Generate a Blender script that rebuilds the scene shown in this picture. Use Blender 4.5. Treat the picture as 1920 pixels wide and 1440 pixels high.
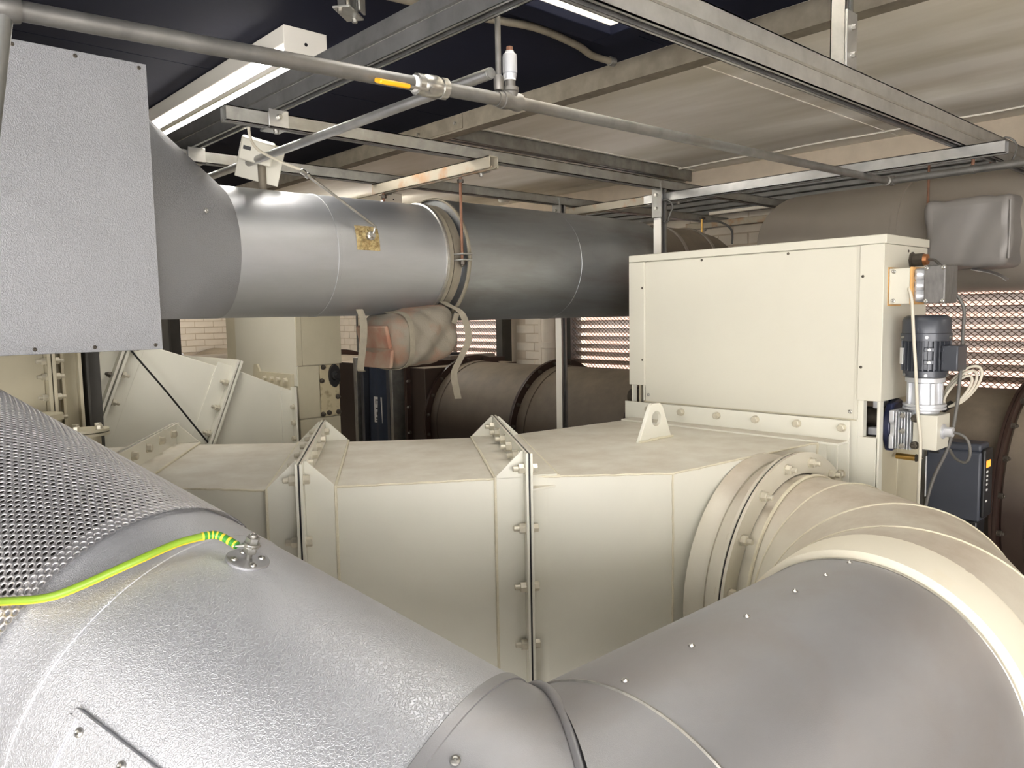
import bpy, bmesh, math, random
import numpy as np
from mathutils import Matrix, Vector
random.seed(7)
for o in list(bpy.data.objects): bpy.data.objects.remove(o)
SC = bpy.context.scene
COL = SC.collection
V = Vector
PI = math.pi

# ---------------------------------------------------------------- camera
EYE = 1.75                                            # eye height, floor at z = 0
cam = bpy.data.cameras.new('camera'); cam.lens = 27.0; cam.sensor_width = 36.0; cam.clip_start = 0.02
co = bpy.data.objects.new('camera', cam); COL.objects.link(co)
co.matrix_world = Matrix(((0.73630923, 0.07521585, -0.6724517, 0.0),
                          (-0.6763998, 0.05505624, -0.73447404, 0.0),
                          (-0.01822143, 0.99564622, 0.0914144, EYE), (0, 0, 0, 1)))
SC.camera = co
# ---------------------------------------------------------------- world, exposure
W = bpy.data.worlds.new('world'); SC.world = W; W.use_nodes = True
bg = W.node_tree.nodes['Background']; bg.inputs['Color'].default_value = (1.0, 0.97, 0.95, 1); bg.inputs['Strength'].default_value = 9.5
SC.view_settings.view_transform = 'Standard'; SC.view_settings.look = 'None'
SC.view_settings.gamma = 1.0; SC.view_settings.use_curve_mapping = False
SC.view_settings.exposure = 0.28
LAMP_STRENGTH = 26.0                                   # diffuser emission of every fluorescent batten
LAMP_COLOR = (1.0, 0.95, 0.88)

# ---------------------------------------------------------------- mesh helpers
def lin(r, g, b):
    f = lambda c: c / 12.92 if c <= .04045 else ((c + .055) / 1.055) ** 2.4
    return (f(r / 255), f(g / 255), f(b / 255), 1)

class G:
    def __init__(s): s.v = []; s.f = []
    def add(s, vs, fs):
        n = len(s.v); s.v += [tuple(p) for p in vs]; s.f += [tuple(i + n for i in f) for f in fs]; return s
    def hexa(s, a, b):                                 # two quads, a below b
        return s.add(list(a) + list(b), [(3, 2, 1, 0), (4, 5, 6, 7), (0, 1, 5, 4), (1, 2, 6, 5), (2, 3, 7, 6), (3, 0, 4, 7)])
    def box(s, x0, x1, y0, y1, z0, z1):
        return s.hexa([(x0, y0, z0), (x1, y0, z0), (x1, y1, z0), (x0, y1, z0)], [(x0, y0, z1), (x1, y0, z1), (x1, y1, z1), (x0, y1, z1)])
    def obox(s, c, ax, ay, az, hx, hy, hz):
        c = V(c); ax, ay, az = V(ax).normalized() * hx, V(ay).normalized() * hy, V(az).normalized() * hz
        return s.hexa([c - ax - ay - az, c + ax - ay - az, c + ax + ay - az, c - ax + ay - az],
                      [c - ax - ay + az, c + ax - ay + az, c + ax + ay + az, c - ax + ay + az])
    def prism(s, pts, ext):                            # any planar polygon, pushed along ext
        n = len(pts); e = V(ext); a = [V(p) for p in pts]; b = [p + e for p in a]
        return s.add(a + b, [tuple(range(n))[::-1], tuple(range(n, 2 * n))] + [(i, (i + 1) % n, n + (i + 1) % n, n + i) for i in range(n)])
    def rings(s, R, closed=True, caps=(True, True)):   # list of rings with equal length
        n = len(R[0]); base = len(s.v)
        for r in R: s.v += [tuple(p) for p in r]
        m = n if closed else n - 1
        for k in range(len(R) - 1):
            for i in range(m):
                j = (i + 1) % n
                s.f.append((base + k * n + i, base + k * n + j, base + (k + 1) * n + j, base + (k + 1) * n + i))
        if caps[0]: s.f.append(tuple(base + i for i in range(n))[::-1])
        if caps[1]: s.f.append(tuple(base + (len(R) - 1) * n + i for i in range(n)))
        return s
    def lathe(s, p, d, prof, n=32, caps=(True, True), arc=None):  # prof: (along, radius)
        p = V(p); d = V(d).normalized(); u, w = frame(d)
        R = []
        for a, r in prof:
            R.append([p + d * a + (u * math.cos(2 * PI * i / n) + w * math.sin(2 * PI * i / n)) * r for i in range(n)])
        return s.rings(R, True, caps)
    def cyl(s, p0, p1, r, r1=None, n=20):
        d = V(p1) - V(p0); return s.lathe(p0, d, [(0, r), (d.length, r if r1 is None else r1)], n)
    def tube(s, pts, r, n=10):
        pts = [V(p) for p in pts]; R = []; d0 = None
        u = None
        for i, p in enumerate(pts):
            d = (pts[min(i + 1, len(pts) - 1)] - pts[max(i - 1, 0)]).normalized()
            if u is None: u, w = frame(d)
            else:
                u = (u - d * u.dot(d)).normalized(); w = d.cross(u)
            R.append([p + (u * math.cos(2 * PI * k / n) + w * math.sin(2 * PI * k / n)) * r for k in range(n)])
        return s.rings(R)
    def ribbon(s, pts, side, hw, th):                  # flat strap
        side = V(side).normalized(); pts = [V(p) for p in pts]; R = []
        for i, p in enumerate(pts):
            d = (pts[min(i + 1, len(pts) - 1)] - pts[max(i - 1, 0)]).normalized(); nn = d.cross(side).normalized()
            R.append([p - side * hw - nn * th, p + side * hw - nn * th, p + side * hw + nn * th, p - side * hw + nn * th])
        return s.rings(R)

def frame(d):
    d = V(d).normalized()
    a = V((0, 0, 1)) if abs(d.z) < .9 else V((1, 0, 0))
    u = a.cross(d).normalized(); return u, d.cross(u)

def smooth_path(pts, k=6):
    P = [V(p) for p in pts]; out = []
    for i in range(len(P) - 1):
        a, b, c, d = P[max(i - 1, 0)], P[i], P[i + 1], P[min(i + 2, len(P) - 1)]
        for t in range(k):
            t /= k
            out.append(.5 * ((2 * b) + (c - a) * t + (2 * a - 5 * b + 4 * c - d) * t * t + (3 * b - a - 3 * c + d) * t ** 3))
    return out + [P[-1]]

def mesh_of(name, g, mats, smooth=38):
    me = bpy.data.meshes.new(name); me.from_pydata(g.v, [], g.f); me.validate()
    bm = bmesh.new(); bm.from_mesh(me); bmesh.ops.recalc_face_normals(bm, faces=bm.faces); bm.to_mesh(me); bm.free()
    for m in (mats if isinstance(mats, (list, tuple)) else [mats]): me.materials.append(m)
    if smooth:
        for p in me.polygons: p.use_smooth = True
        me.set_sharp_from_angle(angle=math.radians(smooth))
    return me

ROOT_INV = {}
def put(name, me, parent=None):
    o = bpy.data.objects.new(name, me); COL.objects.link(o)
    if parent is not None:
        o.parent = parent; o.matrix_parent_inverse = ROOT_INV[parent.name]
    ROOT_INV[o.name] = Matrix(); return o

def obj(name, g, m, parent=None, bevel=0, smooth=38, label=None):
    o = put(name, mesh_of(name, g, m, smooth), parent)
    if bevel:
        b = o.modifiers.new('bevel', 'BEVEL'); b.width = bevel; b.segments = 2; b.limit_method = 'ANGLE'; b.angle_limit = math.radians(40)
        b.harden_normals = False
    if label: o['label'] = label
    return o

def tag(o, label, cat, group=None):
    o['label'] = label; o['category'] = cat
    if group: o['group'] = group
    return o

def thing(name, loc, label, cat, group=None):
    o = bpy.data.objects.new(name, None); COL.objects.link(o); o.location = loc; o.empty_display_size = .05
    ROOT_INV[o.name] = Matrix.Translation(-V(loc))
    return tag(o, label, cat, group)

def struct(name, g, m, parent=None, bevel=0, smooth=0):
    o = obj(name, g, m, parent, bevel, smooth)
    if parent is None: o['kind'] = 'structure'
    return o

def along(p, d, roll=0.0):                             # matrix that takes +Z to d at p
    u, w = frame(d); d = V(d).normalized()
    M = Matrix((u, w, d)).transposed().to_4x4(); M.translation = V(p)
    return M @ Matrix.Rotation(roll, 4, 'Z')

# ---------------------------------------------------------------- materials
def nt(name):
    m = bpy.data.materials.new(name); m.use_nodes = True; n = m.node_tree
    return m, n, n.nodes['Principled BSDF']

def noise(n, scale, detail=3, rough=.55, dist=0, vec=None):
    t = n.nodes.new('ShaderNodeTexNoise'); t.inputs['Scale'].default_value = scale; t.inputs['Detail'].default_value = detail
    t.inputs['Roughness'].default_value = rough; t.inputs['Distortion'].default_value = dist
    if vec is not None: n.links.new(vec, t.inputs['Vector'])
    return t.outputs['Fac']

def ramp(n, fac, stops):
    r = n.nodes.new('ShaderNodeValToRGB'); e = r.color_ramp.elements
    while len(e) < len(stops): e.new(.5)
    for k, (p, c) in enumerate(stops):
        e[k].position = p; e[k].color = c if len(c) == 4 else (*c, 1)
    n.links.new(fac, r.inputs['Fac']); return r.outputs['Color']

def objco(n, stretch=None):
    t = n.nodes.new('ShaderNodeTexCoord'); v = t.outputs['Object']
    if stretch:
        mp = n.nodes.new('ShaderNodeMapping'); mp.inputs['Scale'].default_value = stretch; n.links.new(v, mp.inputs['Vector']); v = mp.outputs['Vector']
    return v

def mixc(n, fac, a, b):
    m = n.nodes.new('ShaderNodeMix'); m.data_type = 'RGBA'
    for s, val in ((m.inputs['Factor'], fac), (m.inputs[6], a), (m.inputs[7], b)):
        if hasattr(val, 'is_linked'): n.links.new(val, s)
        else: s.default_value = val
    return m.outputs[2]

def bump(n, b, fac, strength, dist):
    k = n.nodes.new('ShaderNodeBump'); k.inputs['Strength'].default_value = strength; k.inputs['Distance'].default_value = dist
    n.links.new(fac, k.inputs['Height']); n.links.new(k.outputs['Normal'], b.inputs['Normal']); return k

def basic(name, c, rough=.5, metal=0.0, var=.06, vscale=6, bs=0, bscale=60, c2=None, lo=.35, hi=.65, stretch=None, dust=None, dust_amt=.8, spec=.5, dmin=.45, dmax=.95, dlo=.3):
    m, n, b = nt(name); v = objco(n, stretch)
    c = V(c[:3])
    a1 = (*(c * (1 - var)), 1); a2 = (*(c * (1 + var)), 1) if c2 is None else (*c2[:3], 1)
    col = ramp(n, noise(n, vscale, 4, vec=v), [(lo, a1), (hi, a2)])
    if dust is not None:                               # settled dust on faces that look up
        g = n.nodes.new('ShaderNodeNewGeometry'); sp = n.nodes.new('ShaderNodeSeparateXYZ'); n.links.new(g.outputs['Normal'], sp.inputs[0])
        up = n.nodes.new('ShaderNodeMapRange'); up.inputs['From Min'].default_value = dmin; up.inputs['From Max'].default_value = dmax; up.inputs['To Max'].default_value = dust_amt
        n.links.new(sp.outputs['Z'], up.inputs['Value'])
        d = ramp(n, noise(n, 7, 6, .65, vec=objco(n, (1, 1, 1))), [(dlo, (.35, .35, .35)), (.65, (1, 1, 1))])
        mu = n.nodes.new('ShaderNodeMath'); mu.operation = 'MULTIPLY'; n.links.new(up.outputs[0], mu.inputs[0]); n.links.new(d, mu.inputs[1])
        col = mixc(n, mu.outputs[0], col, dust)
        rr = n.nodes.new('ShaderNodeMapRange'); rr.inputs['To Min'].default_value = rough; rr.inputs['To Max'].default_value = min(1, rough + .35); n.links.new(mu.outputs[0], rr.inputs['Value'])
        n.links.new(rr.outputs[0], b.inputs['Roughness'])
    else: b.inputs['Roughness'].default_value = rough
    n.links.new(col, b.inputs['Base Color']); b.inputs['Metallic'].default_value = metal; b.inputs['Specular IOR Level'].default_value = spec
    if bs: bump(n, b, noise(n, bscale, 3, vec=v), bs, .002)
    return m

def galv(name, c, rough, emboss=0.0, escale=220, mott=.10, mscale=9, film=None, stretch=None, metal=.9, rvar=.08):
    m, n, b = nt(name); v = objco(n); v2 = objco(n, stretch) if stretch else v
    c = V(c[:3])
    base = ramp(n, noise(n, mscale, 5, .6, .4, v2), [(.3, (*(c * (1 - mott)), 1)), (.7, (*(c * (1 + mott)), 1))])
    if film is not None:
        base = mixc(n, ramp(n, noise(n, 2.3, 5, .6, .6, v2), [(.45, (0, 0, 0)), (.75, (.7, .7, .7))]), base, film)
    n.links.new(base, b.inputs['Base Color']); b.inputs['Metallic'].default_value = metal
    rr = n.nodes.new('ShaderNodeMapRange'); rr.inputs['To Min'].default_value = rough - rvar; rr.inputs['To Max'].default_value = rough + rvar
    n.links.new(noise(n, 5, 4, vec=v2), rr.inputs['Value']); n.links.new(rr.outputs[0], b.inputs['Roughness'])
    if emboss:
        rm = n.nodes.new('ShaderNodeMapping'); rm.inputs['Rotation'].default_value = (.61, .43, .87); n.links.new(v, rm.inputs['Vector'])
        h = ramp(n, noise(n, escale, 2.0, .45, .35, rm.outputs['Vector']), [(.40, (0, 0, 0)), (.5, (1, 1, 1)), (.60, (.1, .1, .1))])
        bump(n, b, h, emboss, .0006)
    return m

M = {}
BEIGE = lin(214, 212, 199)
M['beige'] = basic('beige_paint', BEIGE, .38, 0, .03, 3, .10, 90, dust=lin(170, 154, 134), dust_amt=.55)
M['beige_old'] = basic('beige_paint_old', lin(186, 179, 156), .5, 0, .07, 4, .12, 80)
M['beige_clean'] = basic('beige_panel_paint', lin(201, 198, 184), .42, 0, .02, 2.5, .12, 260)
M['beige_stain'] = basic('stained_beige_paint', lin(196, 184, 152), .6, 0, .1, 22, .3, 60, c2=lin(120, 104, 78), lo=.5, hi=.74)
M['weld'] = basic('painted_weld_bead', lin(206, 199, 176), .45, 0, .05, 40, .8, 180)
M['elbow'] = basic('worn_cream_paint', lin(200, 195, 179), .40, 0, .05, 4, .12, 70, dust=lin(160, 144, 126), dust_amt=.75)
M['collar'] = basic('light_cream_collar', lin(222, 215, 196), .5, 0, .03, 6, .08, 60, c2=lin(214, 200, 168), lo=.55, hi=.8)  # lighter cream than the elbow
M['boltc'] = basic('painted_bolt', lin(196, 190, 172), .35, .25, .08, 60)
M['bolts'] = basic('zinc_bolt', lin(176, 174, 168), .3, .85, .1, 60)
M['boltd'] = basic('dark_bolt', lin(84, 78, 70), .45, .6, .15, 60)
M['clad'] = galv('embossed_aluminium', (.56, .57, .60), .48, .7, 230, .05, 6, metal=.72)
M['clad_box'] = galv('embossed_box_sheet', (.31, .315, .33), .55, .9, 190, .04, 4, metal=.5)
M['clad_r'] = galv('grey_sheet_cladding', (.37, .37, .38), .52, .15, 420, .05, 3, film=lin(158, 152, 148), stretch=(1, 1.5, 1.5), metal=.7)
M['duct_g'] = galv('smooth_galvanised_duct', (.47, .485, .51), .46, .15, 300, .08, 3, stretch=(.6, 3, 3))
M['duct_d'] = galv('dull_galvanised_duct', (.36, .375, .385), .48, .08, 300, .10, 3, film=lin(132, 128, 122), stretch=(.6, 3, 3))
M['hole_shade'] = basic('dark_hole_shade', lin(70, 66, 64), .6, .3, .25, 6)  # shade tone seen through the guard holes
M['perf'] = galv('perforated_steel', (.66, .65, .66), .42, 0, 200, .06, 8)
M['strut'] = galv('galvanised_strut', (.36, .36, .34), .46, .05, 200, .22, 14, film=lin(140, 132, 118), metal=.8)
M['strut_new'] = galv('bright_strut', (.48, .48, .47), .38, .0, 200, .15, 12, metal=.85)
M['strut_rust'] = basic('rusty_strut', lin(188, 180, 162), .6, .3, .12, 9, .2, 60, c2=lin(172, 118, 62), lo=.5, hi=.72)
M['pipe'] = galv('galvanised_pipe', (.20, .195, .185), .48, .05, 300, .2, 20, film=lin(112, 103, 90), metal=.7)
M['purlin'] = basic('dusty_purlin', lin(150, 142, 126), .65, .35, .18, 14, .4, 50, c2=lin(118, 110, 96))
M['rod'] = basic('rusty_rod', lin(122, 86, 66), .7, .2, .15, 50, .2, 200)
M['navy'] = basic('navy_ceiling_paint', lin(20, 23, 38), .85, 0, .15, 1.2, .15, 40, spec=.15)
M['cream'] = basic('cream_ceiling_paint', lin(244, 239, 228), .7, 0, .03, 2.0, .15, 14, c2=lin(204, 196, 176), lo=.38, hi=.72, stretch=(1.7, .3, 1))
M['mould'] = basic('white_sealant', lin(232, 226, 212), .7, 0, .03, 30, .5, 60)
M['wallc'] = basic('cream_wall_paint', lin(226, 217, 202), .7, 0, .05, 6, .3, 60)
M['mortar'] = basic('painted_mortar', lin(204, 190, 170), .8, 0, .05, 10, .4, 80)
M['floor'] = basic('concrete_floor', lin(152, 146, 137), .7, 0, .2, 3)
M['white'] = basic('white_enamel', lin(228, 224, 214), .4, 0, .02, 5)
M['brown'] = basic('brown_duct_paint', lin(50, 38, 32), .42, .0, .12, 5, .1, 60, dust=lin(146, 134, 116), dust_amt=.95, dmin=.0, dmax=.95, dlo=.05)
M['brown_d'] = basic('brown_flange_paint', lin(52, 36, 30), .4, 0, .12, 8, .1, 60)
M['bag'] = basic('grimy_canvas', lin(122, 115, 102), .85, 0, .12, 9, .6, 160, c2=lin(128, 92, 70), lo=.46, hi=.72)
M['bag_red'] = basic('rust_stained_canvas', lin(140, 98, 78), .85, 0, .1, 10, .4, 160, c2=lin(140, 126, 108), lo=.4, hi=.7)
M['strap'] = basic('webbing', lin(122, 115, 100), .85, 0, .08, 40, .4, 300)
M['navyfab'] = basic('navy_fabric', lin(34, 46, 66), .6, 0, .15, 8, .5, 30)
M['jacket'] = basic('grey_coated_fabric', lin(128, 124, 120), .48, .1, .05, 4, .6, 9)
M['jacket_d'] = basic('grey_lagging', lin(138, 130, 120), .45, .15, .06, 3, .5, 7)
M['motor'] = basic('motor_slate_paint', lin(64, 67, 74), .32, .15, .06, 8, .1, 90)
M['cast'] = basic('cast_aluminium', lin(196, 198, 202), .38, .45, .06, 20, .25, 200)
M['castd'] = basic('grey_cast_zinc', lin(116, 114, 112), .5, .5, .16, 26, .3, 80, stretch=(3, 3, 1))
M['black'] = basic('black_rubber', lin(24, 24, 26), .5, 0, .1, 10)
M['navyp'] = basic('navy_cast_paint', lin(28, 34, 62), .3, .2, .08, 10)
M['brass'] = basic('brass', lin(186, 150, 84), .3, .9, .1, 20)
M['copper'] = basic('copper_gland', lin(178, 122, 82), .35, .8, .1, 30)
M['cable'] = basic('grey_cable', lin(196, 190, 174), .5, 0, .04, 20)
M['cable_d'] = basic('dark_cable', lin(92, 90, 86), .5, 0, .06, 20)
M['cable_b'] = basic('black_cable', lin(20, 19, 18), .5, 0, .06, 20)
M['wood'] = basic('orange_gasket', lin(206, 160, 100), .7, 0, .1, 30)
M['yellow'] = basic('yellow_lever', lin(236, 172, 28), .45, 0, .04, 20)
M['wool'] = basic('mineral_wool', lin(196, 178, 128), .95, 0, .2, 60, 1.0, 120, c2=lin(122, 100, 62))
M['vfd'] = basic('slate_plastic', lin(58, 62, 72), .5, 0, .04, 10)
M['vfd_d'] = basic('black_plastic', lin(24, 25, 28), .4, 0, .05, 10)
M['louvre'] = basic('weathered_louvre', lin(120, 104, 92), .6, .1, .12, 10)
M['outside'] = basic('pink_added_wall', lin(146, 118, 107), .8, 0, .04, 2)
M['meshm'] = basic('expanded_metal', lin(100, 84, 72), .6, .3, .15, 20)
M['frame'] = basic('dark_window_frame', lin(62, 60, 56), .6, 0, .1, 10)
M['eaves'] = galv('eaves_steel_and_pipe_shade', (.22, .22, .21), .5, .03, 200, .2, 8, metal=.6)
M['label_w'] = basic('white_label', lin(222, 222, 222), .5, 0, .02, 30)
M['ink'] = basic('black_ink', lin(30, 30, 32), .6, 0, .02, 30)
M['amber'] = None

def emis(name, c, s):
    m, n, b = nt(name); b.inputs['Base Color'].default_value = (*c[:3], 1); b.inputs['Emission Color'].default_value = (*c[:3], 1)
    b.inputs['Emission Strength'].default_value = s; b.inputs['Roughness'].default_value = .4
    return m
M['lampglow'] = emis('lit_diffuser', LAMP_COLOR, LAMP_STRENGTH)
M['amber'] = emis('amber_display', (1.0, .32, .04), 1.2)

# green and yellow striped earth cable
def stripe_mat():
    m, n, b = nt('green_yellow_sheath'); g = n.nodes.new('ShaderNodeNewGeometry'); sp = n.nodes.new('ShaderNodeSeparateXYZ')
    dp = n.nodes.new('ShaderNodeVectorMath'); dp.operation = 'DOT_PRODUCT'; dp.inputs[1].default_value = (-.25, -.75, .62)
    n.links.new(g.outputs['Normal'], dp.inputs[0])
    col = ramp(n, dp.outputs['Value'], [(.0, lin(226, 196, 40)), (.30, lin(222, 190, 36)), (.42, lin(140, 168, 46)), (1, lin(134, 168, 50))])
    n.links.new(col, b.inputs['Base Color']); b.inputs['Roughness'].default_value = .4; return m
M['earth'] = stripe_mat()
M['green'] = basic('green_tape', lin(58, 138, 52), .45, 0, .05, 20)
M['yel2'] = basic('yellow_tape', lin(232, 206, 60), .45, 0, .05, 20)

# ---------------------------------------------------------------- shared bolts, rivets, screws (along +Z from the seat)
def hexg(g, z0, z1, af, ch=.85):
    R = af / math.sqrt(3)
    ring = lambda r, z: [(r * math.cos(PI / 3 * i), r * math.sin(PI / 3 * i), z) for i in range(6)]
    g.rings([ring(R, z0), ring(R, z1 - af * .06), ring(R * ch, z1)])
def bolt_mesh(name, m, af=.019, stub=0.0, washer=True):
    g = G(); z = 0
    if washer: g.lathe((0, 0, 0), (0, 0, 1), [(0, af * .66), (.0025, af * .66)], 16); z = .0025
    hexg(g, z, z + af * .62, af)
    if stub: g.lathe((0, 0, 0), (0, 0, 1), [(z + af * .6, af * .31), (z + af * .6 + stub, af * .31), (z + af * .6 + stub + .002, af * .24)], 12)
    return mesh_of(name, g, m, 30)
B_HEAD = bolt_mesh('bolt', M['boltc'], .0225); B_NUT = bolt_mesh('nut', M['boltc'], .019, .014)
B_ZN = bolt_mesh('bolt', M['bolts'], .013); B_BIG = bolt_mesh('bolt', M['boltc'], .025, .014)
B_SM = bolt_mesh('bolt', M['bolts'], .007)
B_DK = bolt_mesh('bolt', M['boltd'], .02, .006)
def rivet_mesh(name, m, r=.0045):
    g = G(); g.lathe((0, 0, 0), (0, 0, 1), [(0, r), (r * .35, r * .9), (r * .6, r * .5), (r * .45, r * .3), (r * .3, r * .28)], 12); return mesh_of(name, g, m, 30)
RIV = rivet_mesh('rivet', M['bolts'], .006); SCR = rivet_mesh('screw', M['boltd'], .005); SCRB = rivet_mesh('screw', M['bolts'], .007)
def fix(kind, me, parent, p, d, roll=0.0):
    o = bpy.data.objects.new(kind, me); COL.objects.link(o); o.matrix_basis = along(p, d, roll)
    o.parent = parent; o.matrix_parent_inverse = ROOT_INV[parent.name]; return o
# ================================================================ THE ROOM
CEIL = 2.70; XW = 4.60; YW = 9.50; XL = -3.4; YR = -3.5
struct('floor', G().box(XL, XW, YR, YW, -.1, 0), M['floor'])
# ceiling: navy boards to the left of the purlin with a skylight opening, cream boards to the right
SKX0, SKX1, SKY0, SKY1 = .95, 2.055, .45, 1.725
ceil = struct('ceiling', G().box(XL, XW + .3, YR, YW, CEIL + .9, CEIL + 1.0), M['cream'])
navy_rows = [-3.5, -2.1, -.4, SKY0, SKY1, 3.0, 4.7, 6.4, 8.1, 9.5]
gap = .0025
for a, b in zip(navy_rows[:-1], navy_rows[1:]):
    spans = [(XL, SKX0), (SKX1, 2.37)] if (a, b) == (SKY0, SKY1) else [(XL, .0), (.0, 2.37)]
    for x0, x1 in spans:
        obj('ceiling_board', G().box(x0 + gap, x1 - gap, a + gap, b - gap, CEIL, CEIL + .03), M['navy'], ceil, smooth=0)
cream_rows = [-3.5, -2.22, -.89, .44, 1.77, 3.08, 4.41, 5.74, 7.07, 8.4, 9.5]
for a, b in zip(cream_rows[:-1], cream_rows[1:]):
    for x0, x1 in ((2.37, 4.40), (4.40, XW + .3)):
        obj('ceiling_board', G().box(x0 + gap, x1 - gap, a + gap, b - gap, CEIL, CEIL + .03), M['cream'], ceil, smooth=0)
obj('joint_strip', G().ribbon([(4.40 + .012 * math.sin(k * 1.7), 1.1 + k * .16, CEIL - .004) for k in range(16)], (1, 0, 0), .011, .004), M['mould'], ceil, label='white sealant bead along the board joint')
for k in (1.77, 3.08): obj('joint_strip', G().box(2.44, 4.55, k - .006, k + .006, CEIL - .004, CEIL), M['cream'], ceil, smooth=0)
# skylight well
sk = struct('window_4', G().box(SKX0, SKX1, SKY0, SKY1, CEIL + .80, CEIL + .81), None or M['white'])
m_, n_, b_ = nt('opal_glazing'); b_.inputs['Base Color'].default_value = (.9, .9, .88, 1); b_.inputs['Transmission Weight'].default_value = 1; b_.inputs['Roughness'].default_value = .5
sk.data.materials[0] = m_
obj('well_side', G().box(SKX1, SKX1 + .02, SKY0, SKY1 + .02, CEIL - .0, CEIL + .9), M['cream'], sk, smooth=0)
obj('well_side', G().box(SKX0 - .02, SKX0, SKY0, SKY1 + .02, CEIL, CEIL + .9), M['cream'], sk, smooth=0)
obj('well_side', G().box(SKX0 - .02, SKX1 + .02, SKY1, SKY1 + .02, CEIL, CEIL + .9), M['cream'], sk, smooth=0)
obj('well_side', G().box(SKX0 - .02, SKX1 + .02, SKY0 - .02, SKY0, CEIL, CEIL + .9), M['cream'], sk, smooth=0)
fw = .085
obj('opening_trim', G().box(SKX1, SKX1 + fw, SKY0 - fw, SKY1 + fw, CEIL - .03, CEIL), M['navy'], sk, .003)
obj('opening_trim', G().box(SKX0 - fw, SKX0, SKY0 - fw, SKY1 + fw, CEIL - .03, CEIL), M['navy'], sk, .003)
obj('opening_trim', G().box(SKX0, SKX1, SKY1, SKY1 + fw, CEIL - .03, CEIL), M['navy'], sk, .003)
obj('opening_trim', G().box(SKX0, SKX1, SKY0 - fw, SKY0, CEIL - .03, CEIL), M['navy'], sk, .003)
# roof above is cut open over the well
cg = G()
for x0, x1, y0, y1 in ((XL, SKX0 - .02, YR, YW), (SKX1 + .02, XW + .3, YR, YW), (SKX0 - .02, SKX1 + .02, YR, SKY0 - .02), (SKX0 - .02, SKX1 + .02, SKY1 + .02, YW)):
    cg.box(x0, x1, y0, y1, CEIL + .9, CEIL + .96)
old = ceil.data; ceil.data = mesh_of('ceiling', cg, M['cream'], 0); bpy.data.meshes.remove(old)

# back wall with three louvred openings, end wall, and the two walls behind the camera
WIN = [(5.05, 6.62), (2.78, 4.33), (.30, 1.90)]; WZ0, WZ1 = 1.22, 2.06
wg = G()
wg.box(XW, XW + .22, YR, YW, 0, WZ0); wg.box(XW, XW + .22, YR, YW, WZ1, CEIL + .03)
ys = [YR] + [v for w in sorted(WIN) for v in w] + [YW]
for a, b in zip(ys[0::2], ys[1::2]): wg.box(XW, XW + .22, a, b, WZ0, WZ1)
wall_back = struct('wall_back', wg, M['mortar'])
wall_end = struct('wall_end', G().box(XL, XW + .22, YW, YW + .2, 0, CEIL + .03), M['mortar'])
# unseen rear left doorways added to both camera-side walls for more frontal daylight
LD0, LD1, RD0, RD1 = -3.3, .3, -3.2, .2
g = G().box(XL - .2, XL, YR, LD0, 0, CEIL + .03).box(XL - .2, XL, LD1, YW, 0, CEIL + .03).box(XL - .2, XL, LD0, LD1, 2.45, CEIL + .03)
struct('wall_left', g, M['wallc'])
g = G().box(XL, RD0, YR - .2, YR, 0, CEIL + .03).box(RD1, XW + .22, YR - .2, YR, 0, CEIL + .03).box(RD0, RD1, YR - .2, YR, 2.45, CEIL + .03)
struct('wall_rear', g, M['wallc'])
BRX = mesh_of('brick', G().box(-.006, .004, -.1075, .1075, -.0325, .0325), M['wallc'], 0)
BRY = mesh_of('brick', G().box(-.1075, .1075, -.006, .004, -.0325, .0325), M['wallc'], 0)
def brick(me, par, p):
    o = bpy.data.objects.new('brick', me); COL.objects.link(o); o.location = p; o.parent = par; return o
def brick_patch_x(y0, y1, z0, z1):
    for r in range(int(z0 / .075), int(z1 / .075) + 1):
        for c in range(int(y0 / .225) - 1, int(y1 / .225) + 2):
            y = c * .225 + (r % 2) * .1125; z = r * .075 + .0375
            if y < y0 or y > y1 or z > z1: continue
            if any(a - .11 < y < b + .11 for a, b in WIN) and WZ0 - .035 < z < WZ1 + .035: continue
            brick(BRX, wall_back, (XW, y, z))
brick_patch_x(4.45, 4.95, 1.28, 1.86); brick_patch_x(1.95, 3.6, 2.09, 2.40); brick_patch_x(6.75, 8.6, 1.28, 1.80)
for r in range(18, 24):
    for c in range(11, 20):
        brick(BRY, wall_end, (c * .225 + (r % 2) * .1125, YW, r * .075 + .0375))

struct('wall_added', G().box(XW + 2.6, XW + 2.8, -6, 13, -.5, 3.4), M['outside'])  # added wall, hides the bright sky behind the louvres
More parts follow.
